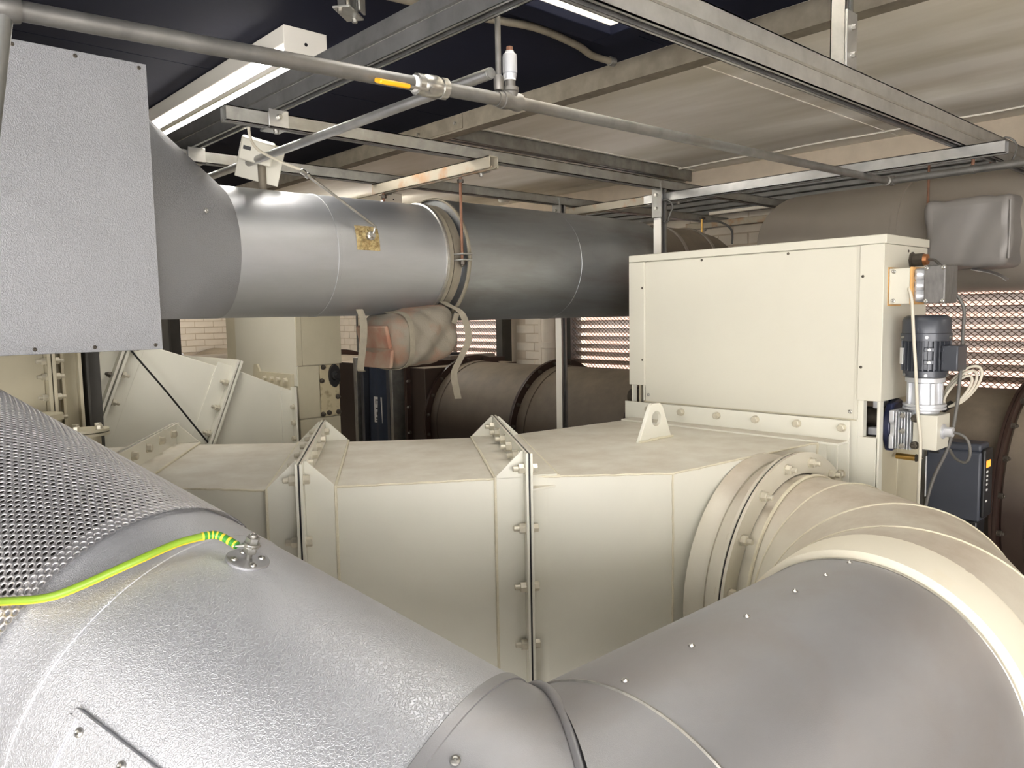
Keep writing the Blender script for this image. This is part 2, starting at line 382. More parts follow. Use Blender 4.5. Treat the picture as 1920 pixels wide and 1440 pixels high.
# louvred windows: dark frame, tilted blades, expanded-metal guard
def louvre_window(name, y0, y1):
    fr = G(); t = .05
    fr.box(XW - .03, XW + .10, y0, y0 + t, WZ0, WZ1); fr.box(XW - .03, XW + .10, y1 - t, y1, WZ0, WZ1)
    fr.box(XW - .03, XW + .10, y0, y1, WZ0, WZ0 + t); fr.box(XW - .03, XW + .10, y0, y1, WZ1 - t, WZ1)
    w = struct(name, fr, M['frame'])
    z = WZ0 + .07; bl = None
    while z < WZ1 - .06:
        o = obj('louvre_blade', G().obox((XW + .05, (y0 + y1) / 2, z), (.80, 0, -.6), (0, 1, 0), (.6, 0, .80), .030, (y1 - y0) / 2 - t, .0022), M['louvre'], w, smooth=0)
        z += .0625
    obj('mullion', G().box(XW - .005, XW + .02, (y0 + y1) / 2 - .012, (y0 + y1) / 2 + .012, WZ0 + t, WZ1 - t), M['louvre'], w)
    # expanded metal: zigzag strands
    g = G(); cw, ch, hw = .034, .0140, .0024; x = XW - .012
    n = int((y1 - y0 - 2 * t) / (cw / 2)); rows = int((WZ1 - WZ0 - 2 * t) / ch)
    for r in range(rows + 1):
        zc = WZ0 + t + r * ch; R = []
        for k in range(n + 1):
            ph = k % 2 ^ (r % 2); yy = y0 + t + k * cw / 2; zz = zc + (ch * .42 if ph else -ch * .42)
            R.append([(x, yy, zz - hw), (x + .002, yy, zz + hw)])
        base = len(g.v)
        for q in R: g.v += q
        for k in range(n): g.f.append((base + 2 * k, base + 2 * k + 2, base + 2 * k + 3, base + 2 * k + 1))
    mo = obj('guard_mesh', g, M['meshm'], w, smooth=0); mo['kind'] = 'stuff'
    return w
for k, (a, b) in enumerate(WIN): louvre_window('window_%d' % (k + 1), a, b)
tr = struct('trim_1', G().box(XW - .02, XW, 4.63, 4.66, .8, 2.36).box(XW - .02, XW, 4.36, 4.40, .8, 2.36), M['wallc'])

# eaves beam along the back wall, under the cream boards
ev = thing('eaves_beam', (4.35, 2.5, 2.37), 'dark ribbed steel eaves beam running along the louvred wall', 'beam')
for k, (x0, x1, z0, z1) in enumerate(((4.40, 4.46, 2.47, 2.50), (4.43, 4.50, 2.44, 2.47), (4.46, 4.54, 2.41, 2.44), (4.50, 4.598, 2.385, 2.52))):
    obj('beam_step', G().box(x0, x1, -3.0, 4.2, z0, z1), M['eaves'], ev, .004)
obj('white_edge', G().box(4.44, 4.47, -3.0, 2.9, 2.372, 2.392), M['mould'], ev, .003)

# ================================================================ OVERHEAD STEEL
def strut_g(g, p0, p1, up=(0, 0, 1), w=.041, h=.041, t=.0028, closed=False):
    """lipped channel from p0 to p1, centred on the line, its open side facing -up"""
    p0, p1 = V(p0), V(p1); d = (p1 - p0).normalized(); up = V(up); up = (up - d * up.dot(d)).normalized(); s = d.cross(up)
    c = (p0 + p1) / 2; L = (p1 - p0).length / 2
    g.obox(c + up * (h / 2 - t / 2), d, s, up, L, w / 2, t / 2)
    for k in (-1, 1):
        g.obox(c + s * k * (w / 2 - t / 2), d, s, up, L, t / 2, h / 2)
        g.obox(c + s * k * (w / 2 - .006) - up * (h / 2 - t / 2), d, s, up, L, .006, t / 2)
        g.obox(c + s * k * (w / 2 - .011) - up * (h / 2 - .004), d, s, up, L, .0014, .004)
    return g
def double_strut(name, p0, p1, label):
    t = thing(name, (V(p0) + V(p1)) / 2, label, 'beam')
    obj('lower_channel', strut_g(G(), V(p0) - V((0, 0, .02045)), V(p1) - V((0, 0, .02045)), (0, 0, 1)), M['strut_new'], t, smooth=0)
    obj('upper_channel', strut_g(G(), V(p0) + V((0, 0, .02045)), V(p1) + V((0, 0, .02045)), (0, 0, -1)), M['strut_new'], t, smooth=0)
    sd = V(p1) - V(p0); sd.normalize(); sn = V((-sd.y, sd.x, 0))
    for k in (-1, 1): obj('glint_strip', G().obox((V(p0) + V(p1)) / 2 + sn * k * .0209, sd, sn, (0, 0, 1), (V(p1) - V(p0)).length / 2, .0008, .0035), M['bolts'], t, .0006)  # bright strips added to paint a highlight along the channel joint
    return t
def single_strut(name, p0, p1, label, mat='strut', up=(0, 0, 1), cat='strut', group=None):
    t = thing(name, (V(p0) + V(p1)) / 2, label, cat, group)
    obj('channel', strut_g(G(), p0, p1, up), M[mat], t, smooth=0); return t
def foot(t, p, ax, ay, hx=.03, hy=.03):                # small bolted plate
    az = V(ax).cross(V(ay)); obj('bracket_plate', G().obox(p, ax, ay, az, hx, hy, .003), M['strut'], t, .001)
    fix('bolt', B_ZN, t, V(p) - V(ax).normalized() * hx * .5 - az.normalized() * .003, -az); fix('bolt', B_ZN, t, V(p) + V(ax).normalized() * hx * .5 - az.normalized() * .003, -az)

BB = double_strut('strut_beam', (.6, .93, 2.325), (4.4, .93, 2.325), 'bright galvanised double strut beam crossing the upper right corner')
BC = double_strut('strut_beam', (1.05, .2, 2.385), (1.05, 3.6, 2.385), 'double strut beam beside the lit fluorescent lamp')
# hanger from the ceiling to the right-hand beam
hg = single_strut('strut_hanger', (2.08, .955, 2.366), (2.08, .955, CEIL), 'upright strut hanger with a two-bolt splice plate above the right beam', 'strut_new', (0, 1, 0), 'hanger')
obj('splice_plate', G().box(2.05, 2.11, .926, .932, 2.37, 2.52), M['strut_new'], hg, .001)
for z in (2.41, 2.48): fix('bolt', B_ZN, hg, (2.08, .926, z), (0, -1, 0))
obj('base_angle', G().box(2.03, 2.13, .915, .985, 2.366, 2.371), M['strut_new'], hg, .001)
h2 = single_strut('strut_hanger', (1.14, 1.87, 2.565), (1.14, 1.87, CEIL), 'short strut hanger with a splayed foot plate near the top edge', 'strut', (0, 1, 0), 'hanger')
obj('foot_plate', G().obox((1.14, 1.87, 2.562), (.8, .6, 0), (-.6, .8, 0), (0, 0, 1), .05, .024, .003), M['strut'], h2, .001)
obj('side_ear', G().obox((1.17, 1.85, 2.60), (.8, .6, 0), (0, 0, 1), (-.6, .8, 0), .02, .035, .003), M['strut'], h2, .001)
fix('bolt', B_ZN, h2, (1.10, 1.845, 2.559), (0, 0, -1)); fix('bolt', B_ZN, h2, (1.17, 1.888, 2.559), (0, 0, -1))

SD = single_strut('strut_rail', (.90, 2.15, 2.318), (4.55, 2.15, 2.318), 'long strut rail on the near side above the round overhead duct', 'strut', (0, 0, 1))
obj('end_clamp', G().box(1.02, 1.08, 2.118, 2.182, 2.292, 2.298).box(1.02, 1.08, 2.118, 2.1285, 2.292, 2.345), M['strut_new'], SD, .001)
fix('bolt', B_ZN, SD, (1.05, 2.118, 2.325), (0, -1, 0)); fix('bolt', B_ZN, SD, (1.05, 2.14, 2.292), (0, 0, -1))
SE = single_strut('strut_rail', (.95, 2.78, 2.318), (4.45, 2.78, 2.318), 'long strut rail on the far side above the round overhead duct', 'strut', (0, 0, 1))
obj('end_clamp', G().box(1.02, 1.08, 2.748, 2.812, 2.292, 2.298).box(1.02, 1.08, 2.748, 2.7585, 2.292, 2.345), M['strut_new'], SE, .001)
def cross(x, y0, y1, label, mat):
    t = single_strut('cross_strut', (x, y0, 2.276), (x, y1, 2.276), label, mat)
    for y in (2.15, 2.78):
        obj('clip', G().box(x + .0205, x + .045, y - .03, y + .03, 2.256, 2.262).box(x + .0205, x + .025, y - .03, y + .03, 2.256, 2.297), M['strut'], t, .001)
        fix('bolt', B_ZN, t, (x + .025, y, 2.28), (1, 0, 0)); fix('bolt', B_ZN, t, (x + .036, y + .012, 2.256), (0, 0, -1))
    return t
cross(1.81, 2.05, 2.80, 'cross strut above the clamp ring of the overhead duct', 'strut_rust')
cross(3.02, 2.05, 2.84, 'rust stained cross strut beside the upright strut posts', 'strut_rust')
cross(4.2, 2.05, 2.9, 'rust stained cross strut far back near the brick wall', 'strut_rust')
SG = single_strut('strut_rail', (2.93, .79, 2.262), (2.93, 2.25, 2.262), 'strut rail slung under the right beam behind the cream casing', 'strut_new')
for k, (y, lab) in enumerate(((2.15, 'upright strut post rising behind the cream damper casing'), (2.78, 'upright strut post standing before the brown round duct'))):
    t = single_strut('strut_post', (2.90, y, 0), (2.90, y, 2.297), lab, 'strut_new', (-.7, -.7, 0) if False else (0, 1, 0), 'post')
    obj('pale_strip', G().box(2.8785, 2.8795, y - .0205, y + .0205, .3, 2.16), M['white'], t, smooth=0)
    obj('top_bracket', G().box(2.872, 2.878, y - .026, y + .026, 2.17, 2.33), M['strut'], t, .001)
    for z in (2.21, 2.27): fix('bolt', B_ZN, t, (2.872, y, z), (-1, 0, 0))
    obj('floor_plate', G().box(2.84, 2.96, y - .06, y + .06, 0, .006), M['strut'], t)
t = thing('ceiling_rail', (3.5, 3.14, 2.64), 'dark channel rail fixed under the cream ceiling boards', 'rail')
obj('channel', strut_g(G(), (2.45, 3.14, 2.665), (4.55, 3.14, 2.665), (0, 0, 1), .06, .07), M['strut'], t, smooth=0)
# roof purlin where navy meets cream
pu = thing('purlin', (2.4, 3, 2.66), 'dusty galvanised purlin between the navy and the cream ceiling', 'purlin')
obj('web', G().box(2.37, 2.374, -2.5, YW, 2.625, CEIL), M['purlin'], pu, smooth=0)
obj('lower_flange', G().box(2.37, 2.44, -2.5, YW, 2.621, 2.625).box(2.436, 2.44, -2.5, YW, 2.625, 2.64), M['purlin'], pu, smooth=0)
obj('sleeve_plate', G().box(2.366, 2.37, 2.9, 3.3, 2.63, 2.695), M['purlin'], pu)
for y in (2.95, 3.25): fix('bolt', B_ZN, pu, (2.366 if 2.9 < y < 3.3 else 2.37, y, 2.66), (-1, 0, 0))
# threaded rods
def rod(name, x, y, z0, z1, label):
    t = thing(name, (x, y, z0), label, 'rod')
    obj('shaft', G().cyl((x, y, z0), (x, y, z1), .0055, n=10), M['rod'], t)
    g = G(); hexg(g, 0, .012, .02); o = obj('nut', G().lathe((x, y, z1 - .02), (0, 0, 1), [(0, .012), (.012, .012)], 6), M['boltd'], t)
    return t
rod('threaded_rod', 1.83, 2.262, 1.955, 2.256, 'rusty threaded rod holding the near ear of the duct clamp')
rod('threaded_rod', 1.81, 2.745, 1.955, 2.256, 'rusty threaded rod behind the duct under the cross strut')
rod('threaded_rod', 3.02, 2.27, 2.00, 2.256, 'rusty threaded rod hanging above the cream casing')

# ================================================================ WATER PIPE WITH VALVE AND VENT
A0, A1, A2 = V((.228, 1.25, 2.172)), V((1.155, 1.25, 2.205)), V((3.15, 1.25, 2.236)); PR = .0138
wp = thing('water_pipe', (1.155, 1.25, 2.19), 'galvanised water pipe with a ball valve crossing below the ceiling', 'pipe')
obj('pipe_length', G().cyl(A0, A1, PR, n=24), M['pipe'], wp); obj('pipe_length', G().cyl(A1, A2, PR * .95, n=24), M['pipe'], wp)
obj('pipe_length', G().tube([A0, (.20, 1.25, 2.0), (-.12, 1.25, .5), (-.22, 1.25, 0)], PR, 16), M['eaves'], wp)  # dark steel tone painted in for shade on this drop
obj('elbow_fitting', G().lathe(A0 - V((.01, 0, 0)), (1, 0, .03), [(-.015, .014), (0, .019), (.02, .019), (.03, .017)], 20), M['pipe'], wp)
dA = (A1 - A0).normalized(); at = lambda x: A0 + dA * ((x - A0.x) / dA.x)
va = obj('ball_valve', G().lathe(at(.905), dA, [(0, .015), (.001, .0205), (.014, .0205), (.015, .018), (.022, .0215), (.045, .0225), (.058, .019), (.059, .021), (.073, .021), (.074, .015)], 12), M['bolts'], wp)
obj('lever', G().obox(at(.86) + V((0, -.022, -.014)), dA, (0, .8, .3), (0, -.3, .8), .055, .009, .002).cyl(at(.93), at(.93) + V((0, -.022, -.014)), .006, n=10), M['bolts'], va)
obj('lever_grip', G().obox(at(.838) + V((0, -.022, -.014)), dA, (0, .8, .3), (0, -.3, .8), .034, .0115, .0045), M['yellow'], va, .003)
obj('thread_tape', G().lathe(at(.897), dA, [(0, .0145), (.003, .0158), (.009, .0158), (.010, .0145)], 14), M['label_w'], va)
te = obj('tee_fitting', G().lathe(A1 - dA * .028, dA, [(0, .0145), (.002, .019), (.016, .019), (.02, .0175), (.036, .0175), (.04, .019), (.054, .019), (.056, .0145)], 16).lathe(A1, (0, 0, 1), [(0, .016), (.018, .016), (.020, .0185), (.028, .0185), (.029, .012)], 16), M['pipe'], wp)
obj('nipple', G().cyl(A1 + V((0, 0, .025)), A1 + V((0, 0, .045)), .0115, n=14), M['pipe'], te)
obj('thread_tape', G().cyl(A1 + V((0, 0, .043)), A1 + V((0, 0, .048)), .0125, n=14), M['label_w'], te)
obj('air_vent', G().lathe(A1 + V((0, 0, .046)), (0, 0, 1), [(0, .013), (.009, .0145), (.011, .0128), (.013, .0155), (.046, .0155), (.051, .0145), (.054, .010), (.058, .009)], 18), M['cast'], te)
obj('vent_cap', G().cyl(A1 + V((0, 0, .103)), A1 + V((0, 0, .113)), .007, n=8), M['rod'], te)
un = obj('union', G().lathe(A2, (1, 0, 0), [(-.022, .014), (-.02, .019), (-.008, .019), (-.006, .016), (.012, .016)], 16).lathe(A2, (0, -1, 0), [(-.012, .016), (.008, .016), (.01, .019), (.022, .019), (.024, .014)], 16), M['pipe'], wp)
obj('pipe_length', G().cyl(A2, (3.15, -1.6, 2.25), PR, n=20), M['pipe'], wp)
t = thing('hanger_rod', (1.122, 1.25, 2.3), 'thin hanger rod with a pipe clip at the vent tee', 'rod')
obj('shaft', G().cyl((1.122, 1.25, 2.225), (1.122, 1.25, CEIL), .0062, n=12), M['pipe'], t)
obj('socket', G().lathe((1.122, 1.25, 2.222), (0, 0, 1), [(0, .009), (.004, .0105), (.028, .0105), (.03, .008)], 14), M['pipe'], t)
obj('pipe_clip', G().lathe((1.115, 1.25, 2.2036), (1, 0, 0), [(0, .0165), (.014, .0165)], 18), M['pipe'], t)
t = thing('hanger_rod', (3.15, .96, 2.25), 'rusty hanger rod under the right beam above the pipe bend', 'rod')
obj('shaft', G().cyl((3.15, .955, 2.238), (3.15, .955, 2.30), .006, n=10), M['rod'], t); obj('flange_washer', G().cyl((3.15, .95, 2.276), (3.15, .95, 2.283), .02, n=14), M['strut'], t)
obj('pipe_clip', G().lathe((3.15, .947, 2.2375), (0, 1, 0), [(0, .0165), (.014, .0165)], 18), M['pipe'], t)
t = thing('tie_tube', (1.12, 2.0, 2.26), 'slim tie tube running from the vent tee toward the white sensor box', 'tube')
obj('tube', G().cyl((1.12, 1.275, 2.262), (1.12, 2.86, 2.262), .0125, n=18), M['strut_new'], t)
obj('end_plug', G().cyl((1.12, 1.27, 2.262), (1.12, 1.278, 2.262), .0118, n=14), M['strut'], t)
t = thing('steel_conduit', (1.8, 1.9, 2.68), 'dusty steel conduit bending along the navy ceiling by the skylight', 'conduit')
cp = smooth_path([(1.1, 1.99, 2.682), (1.612, 1.915, 2.682), (1.83, 1.863, 2.682), (2.06, 1.887, 2.682), (2.19, 1.926, 2.682), (2.306, 1.924, 2.682)])
obj('tube', G().tube(cp, .0125, 14), M['purlin'], t); obj('coupling', G().cyl((2.285, 1.925, 2.682), (2.31, 1.924, 2.682), .0165, n=14), M['pipe'], t)
# wire loops round strut ends
for (c, lab) in (((2.905, 2.125, 2.20), 'loop of grey cable hooked on the strut post'), ((3.36, .91, 2.32), 'loop of grey cable round the right beam')):
    t = thing('cable_loop', c, lab, 'cable')
    pts = [V(c) + V((.01 * math.sin(3 * a), .036 * math.cos(a), .05 * math.sin(a))) for a in [k * PI / 8 for k in range(17)]]
    obj('loop', G().tube(pts, .004, 8), M['cable_d'], t)
t = thing('smoke_detector', (4.45, 4.92, 2.69), 'small cream detector on the far ceiling', 'detector')
obj('body', G().lathe((4.3, 4.75, 2.70), (0, 0, -1), [(0, .05), (.03, .05), (.045, .035)], 20), M['white'], t)

# ================================================================ FLUORESCENT BATTENS
def batten(x, y0, y1, label):
    t = thing('batten_lamp', (x, (y0 + y1) / 2, CEIL), label, 'lamp')
    obj('housing', G().box(x - .0775, x + .0775, y0, y1, CEIL - .06, CEIL - .001), M['white'], t, .003)
    for y, s in ((y0, -1), (y1, 1)):
        e = obj('end_cap', G().box(x - .0785, x + .0785, min(y, y + s * .004), max(y, y + s * .004), CEIL - .125, CEIL - .001), M['white'], t, .002)
        obj('cap_hole', G().cyl((x, y + s * .004, CEIL - .05), (x, y + s * .0046, CEIL - .05), .006, n=12), M['black'], e)
    R = []
    for y in (y0 + .004, y1 - .004): R.append([(x + .056 * math.sin(a) , y, CEIL - .0615 - .052 * math.cos(a)) for a in [PI * (-.5 + k / 12) for k in range(13)]])
    obj('diffuser', G().rings(R), M['lampglow'], t)
    for s_ in (-1, 1): obj('tray_edge', G().box(x + s_ * .0695 - .006, x + s_ * .0695 + .006, y0, y1, CEIL - .122, CEIL - .108), M['cream'], t)
    return t
batten(1.295, 2.40, 3.92, 'lit fluorescent batten lamp on the navy ceiling')
batten(-1.95, .75, 2.27, 'lit fluorescent batten lamp in the row left of the camera')
batten(1.295, -2.9, -1.38, 'lit fluorescent batten lamp behind the camera')
batten(3.45, -2.3, -.78, 'lit fluorescent batten lamp in the row on the right')
batten(-1.95, -2.9, -1.38, 'added unseen batten lamp at the rear of the left row')  # unseen lamp added to flatten the light
batten(3.45, 5.1, 6.62, 'added hidden batten lamp over the brown duct')  # added behind the round duct to brighten bricks and brown duct
batten(3.0, 7.7, 9.22, 'added unseen batten lamp in the far corner')  # extra lamp put in to lift the far brick walls
batten(1.295, 5.6, 7.12, 'added unseen batten lamp far back before the brick end wall')  # put in out of view to light the background
# ================================================================ OVERHEAD ROUND DUCT WITH BOX
OY, OZ = 2.50, 1.965
def ring_pts(c, d, u, w, r, n=72): return [V(c) + (V(u) * math.cos(2 * PI * k / n) + V(w) * math.sin(2 * PI * k / n)) * r for k in range(n)]
rd = thing('round_duct', (2.0, OY, OZ), 'galvanised round duct running overhead out of the silver box', 'duct')
ex = (1, 0, 0)
obj('near_shell', G().lathe((.985, OY, OZ), ex, [(0, .213), (.80, .213)], 96, (False, False)), M['duct_g'], rd)
obj('shell_lap', G().lathe((1.325, OY, OZ), ex, [(0, .2132), (.001, .2146), (.012, .2146), (.013, .2132)], 96, (False, False)), M['duct_g'], rd)
obj('rolled_edge', G().lathe((1.775, OY, OZ), ex, [(0, .2135), (.002, .219), (.008, .2205), (.014, .219), (.016, .209)], 96, (False, False)), M['bolts'], rd)
obj('neck', G().lathe((1.70, OY, OZ), ex, [(0, .196), (.30, .196)], 72, (False, False)), M['duct_g'], rd)
obj('far_shell', G().lathe((1.865, OY, OZ), ex, [(0, .196), (0, .2405), (1.25, .2405), (1.25, .2)], 96, (False, False)), M['duct_d'], rd)
obj('rolled_edge', G().lathe((1.857, OY, OZ), ex, [(0, .238), (.002, .244), (.008, .2455), (.014, .243), (.015, .238)], 96, (False, False)), M['strap'], rd)
obj('shell_lap', G().lathe((2.49, OY, OZ), ex, [(0, .2407), (.001, .242), (.012, .242), (.013, .2407)], 96, (False, False)), M['duct_d'], rd)
ce = obj('clamp_ring', G().lathe((1.812, OY, OZ), ex, [(0, .203), (0, .216), (.036, .216), (.036, .203)], 72, (False, False)), M['purlin'], rd)
for s in (-1, 1):
    obj('clamp_ear', G().box(1.806, 1.856, OY + s * .235 - .035, OY + s * .235 + .035, OZ + .006, OZ + .012).box(1.806, 1.856, OY + s * .235 - .035, OY + s * .235 + .035, OZ - .016, OZ - .010), M['strut'], ce, .001)
    fix('bolt', B_DK, ce, (1.83, OY + s * .238, OZ - .016), (0, 0, -1))
# bare brown tail beyond the cladding, turning down to the wall
obj('bare_tail', G().lathe((3.10, OY, OZ), ex, [(0, .225), (.50, .225)], 64), M['brown'], rd)
tl = []
for a in [k * PI / 12 for k in range(7)]:
    c = V((3.60 + .36 * math.sin(a), OY, OZ - .36 * (1 - math.cos(a)))); dr = V((math.cos(a), 0, -math.sin(a)))
    w = V((math.sin(a), 0, math.cos(a))); tl.append([c + (V((0, 1, 0)) * math.cos(2 * PI * k / 48) + w * math.sin(2 * PI * k / 48)) * .225 for k in range(48)])
c = V((3.96, OY, 1.42)); tl.append([c + (V((0, 1, 0)) * math.cos(2 * PI * k / 48) + V((1, 0, 0)) * math.sin(2 * PI * k / 48)) * .225 for k in range(48)])
obj('bare_bend', G().rings(tl), M['brown'], rd)
for x in (3.30, 3.56): obj('bend_band', G().lathe((x, OY, OZ), ex, [(0, .226), (.001, .232), (.02, .232), (.021, .226)], 64, (False, False)), M['jacket_d'], rd)
tv = thing('drain_valve', (3.95, 2.42, 2.16), 'small drain valve with bent tube on the far duct bend', 'valve')
obj('stem', G().cyl((3.70, 2.46, 2.17), (3.70, 2.46, 2.25), .007, n=10), M['brass'], tv); obj('handle', G().box(3.68, 3.72, 2.45, 2.47, 2.25, 2.262), M['boltd'], tv, .002)
obj('bent_tube', G().tube(smooth_path([(3.70, 2.46, 2.235), (3.80, 2.42, 2.24), (3.90, 2.40, 2.20), (3.91, 2.40, 2.12)]), .006, 8), M['cable_d'], tv)

# square-to-round transition and box
bx = thing('clad_box', (.2, 2.5, 1.67), 'large silver embossed sheet-metal box hanging at the upper left', 'box')
BX1 = .693
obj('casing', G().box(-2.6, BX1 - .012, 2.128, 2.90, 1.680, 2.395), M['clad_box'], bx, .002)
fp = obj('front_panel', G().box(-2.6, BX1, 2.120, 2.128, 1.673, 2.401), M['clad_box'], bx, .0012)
for x in (.02, .14, .27, .40, .53, .675):
    fix('screw', SCR, fp, (x, 2.12, 1.685), (0, -1, 0)); fix('screw', SCR, fp, (x, 2.12, 2.389), (0, -1, 0))
# transition: rectangle at BX1 to circle at x = .985, built from eight folded faces per side
n = 64; rect = []; circ = []
ry0, ry1, rz0, rz1 = 2.14, 2.86, 1.752, 2.285
for k in range(n):
    a = 2 * PI * k / n; q = int(k / (n / 4)) % 4
    cx = [(ry1, rz1), (ry0, rz1), (ry0, rz0), (ry1, rz0)][q]
    rect.append((BX1 - .012, cx[0], cx[1])); circ.append((.992, OY + .214 * math.cos(a), OZ + .214 * math.sin(a)))
g = G()
cor = [(BX1 - .012, ry1, rz1), (BX1 - .012, ry0, rz1), (BX1 - .012, ry0, rz0), (BX1 - .012, ry1, rz0)]
base = 0; g.v = list(cor) + circ
for q in range(4):
    ks = range(q * n // 4, (q + 1) * n // 4)
    for k in ks: g.f.append((q, 4 + k, 4 + (k + 1) % n))
    g.f.append((q, (q + 1) % 4, 4 + ((q + 1) * n // 4) % n))
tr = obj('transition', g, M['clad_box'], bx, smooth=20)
for p, d in (((.86, 2.205, 2.055), (.3, -1, .1)), ((.965, 2.285, 2.0), (.2, -1, .1))): fix('screw', SCRB, tr, p, d)
obj('hanger_bracket', G().box(.70, .74, 2.3, 2.34, 1.69, 1.73).cyl((.72, 2.29, 1.70), (.72, 2.31, 1.70), .02), M['strut'], bx)

# lagging patch with temperature probe
pt = thing('cut_out_patch', (1.443, 2.29, 2.015), 'square cut-out showing tan mineral wool on the duct side', 'patch')
g = G(); N = 14; R = []
for i in range(N + 1):
    row = []
    for j in range(N + 1):
        z = 1.974 + .084 * i / N; x = 1.397 + .091 * j / N + .003 * (i / N - .5)
        edge = i in (0, N) or j in (0, N)
        r = .2142 + (0 if edge else random.uniform(-.002, .011))
        dz = z - OZ; row.append((x, OY - math.sqrt(max(r * r - dz * dz, 0)), z))
    R.append(row)
g.rings(R, False, (False, False)); obj('wool', g, M['wool'], pt, smooth=60)
pb = thing('temperature_probe', (1.44, 2.27, 2.03), 'steel temperature probe with white lead plugged into the wool patch', 'probe')
obj('gland_nut', G().lathe((1.446, 2.292, 2.022), (.05, -1, .05), [(0, .014), (.008, .016), (.016, .016), (.02, .010), (.03, .008)], 8), M['bolts'], pb)
obj('steel_tube', G().tube(smooth_path([(1.446, 2.268, 2.024), (1.450, 2.262, 2.045), (1.435, 2.262, 2.065), (1.216, 2.275, 2.200)]), .0045, 10), M['bolts'], pb)
obj('connector', G().lathe((1.222, 2.275, 2.196), V((-.25, 0, .16)), [(0, .006), (.002, .010), (.012, .010), (.014, .007), (.024, .009), (.032, .009), (.034, .005)], 10), M['bolts'], pb)
obj('white_lead', G().tube(smooth_path([(1.19, 2.275, 2.216), (1.12, 2.27, 2.232), (1.033, 2.24, 2.256), (.99, 2.19, 2.290), (.985, 2.16, 2.325)]), .0045, 8), M['cable'], pb)
ib = thing('thermostat_box', (1.15, 2.5, 2.18), 'cream thermostat housing on a short stem above the duct', 'sensor')
obj('stem', G().cyl((1.165, 2.49, 2.17), (1.150, 2.46, 2.28), .013, n=16), M['purlin'], ib)
fn = V((-.45, -.85, -.35)).normalized(); fu = V((0, 0, 1)); fu = (fu - fn * fu.dot(fn)).normalized(); fs = fu.cross(fn)
fu2 = (fu * .97 + fs * .25).normalized(); fs2 = fu2.cross(fn)
ic = V((1.15, 2.47, 2.265))
obj('face_plate', G().obox(ic, fs2, fu2, fn, .070, .066, .0025), M['beige_clean'], ib, .004)
bo = ic + fn * .030 + fu2 * .036 - fs2 * .016
bd = obj('housing', G().obox(bo, fs2, fu2, fn, .052, .036, .028), M['beige_clean'], ib, .005)
obj('side_label', G().obox(bo - fs2 * .0525 - fu2 * .004, fn, fu2, fs2, .018, .018, .0006), M['label_w'], bd, smooth=0)
obj('cable_slot', G().obox(bo + fn * .0285 - fs2 * .03 + fu2 * .006, fs2, fu2, fn, .012, .006, .0008), M['black'], bd, smooth=0)

# insulation bag and straps under the duct
bg_ = thing('insulation_bag', (1.69, 2.42, 1.57), 'rust stained canvas insulation bag strapped under the overhead duct', 'bag')
g = G(); R = []
NL, NC = 44, 64; bc = V((1.685, 2.42, 1.672))
bd_ = V((1, .05, .16)).normalized()
for i in range(NL + 1):
    t_ = i / NL; s_ = max(.0, 1 - abs(2 * t_ - 1) ** 9) ** .5
    row = []
    for k in range(NC):
        a = 2 * PI * k / NC
        ca, sa = math.cos(a), math.sin(a)
        sq = (abs(ca) ** 3.2 + abs(sa) ** 3.2) ** (-1 / 3.2)
        wr = 1 + .05 * math.sin(5 * a + 9 * t_) * math.sin(7 * t_ + a) - .07 * abs(math.sin(6 * t_ + 2.0 * a)) + .035 * abs(math.sin(13 * t_ - 3 * a)) + .05
        hy, hz = .135, .084 + .022 * math.sin(t_ * 2.6)
        row.append(bc + bd_ * ((t_ - .5) * .335) + V((0, 1, 0)) * ca * sq * hy * s_ * wr + V((-.16, 0, 1)).normalized() * sa * sq * hz * s_ * wr)
    R.append(row)
g.rings(R); obj('sack', g, M['bag'], bg_, smooth=80)
obj('end_flap', G().obox(bc - bd_ * .166 + V((0, -.01, .028)), (0, 1, 0), (-.2, 0, 1), bd_, .10, .042, .008).obox(bc - bd_ * .166 + V((.012, -.01, -.05)), (0, 1, 0), (.15, 0, 1), bd_, .10, .034, .008), M['bag_red'], bg_, .006)
wrap = [bc - bd_ * .085 + V((0, .142 * math.cos(a) * (abs(math.cos(a)) ** 3.2 + abs(math.sin(a)) ** 3.2) ** (-1 / 3.2), .106 * math.sin(a) * (abs(math.cos(a)) ** 3.2 + abs(math.sin(a)) ** 3.2) ** (-1 / 3.2))) for a in [2 * PI * k / 40 for k in range(41)]]
obj('bag_strap', G().ribbon(wrap, bd_, .011, .0015), M['strap'], bg_)
obj('buckle', G().obox((1.80, 2.275, 1.735), (.3, -.2, 1), (1, 0, -.3), (0, 1, 0), .02, .011, .003), M['strap'], bg_, .001)
sg = [(1.785 - .035 * max(0, -math.sin(a)) , OY + .2175 * math.cos(a), OZ + .2175 * math.sin(a)) for a in [PI * (-.60 + 1.72 * k / 60) for k in range(61)]][::-1]
dsw = thing('webbing_strap', (1.78, 2.3, 1.97), 'canvas webbing strap looped round the duct with a long hanging tail', 'strap')
lp = [(1.795 , OY - .2175 * math.cos(a), OZ + .2175 * math.sin(a)) for a in [PI * (1.35 - 1.62 * k / 60) for k in range(61)]]
obj('loop', G().ribbon(lp, (1, 0, 0), .012, .0012), M['strap'], dsw)
obj('tail', G().ribbon(smooth_path([(1.795, 2.345, 1.80), (1.80, 2.31, 1.785), (1.825, 2.262, 1.75), (1.842, 2.25, 1.66), (1.82, 2.27, 1.59), (1.80, 2.29, 1.53), (1.808, 2.29, 1.47), (1.817, 2.29, 1.43)]), (.8, -.6, 0), .0125, .0012), M['strap'], dsw)
d2 = thing('webbing_strap', (1.45, 2.36, 1.7), 'short canvas strap end hanging left of the insulation bag', 'strap')
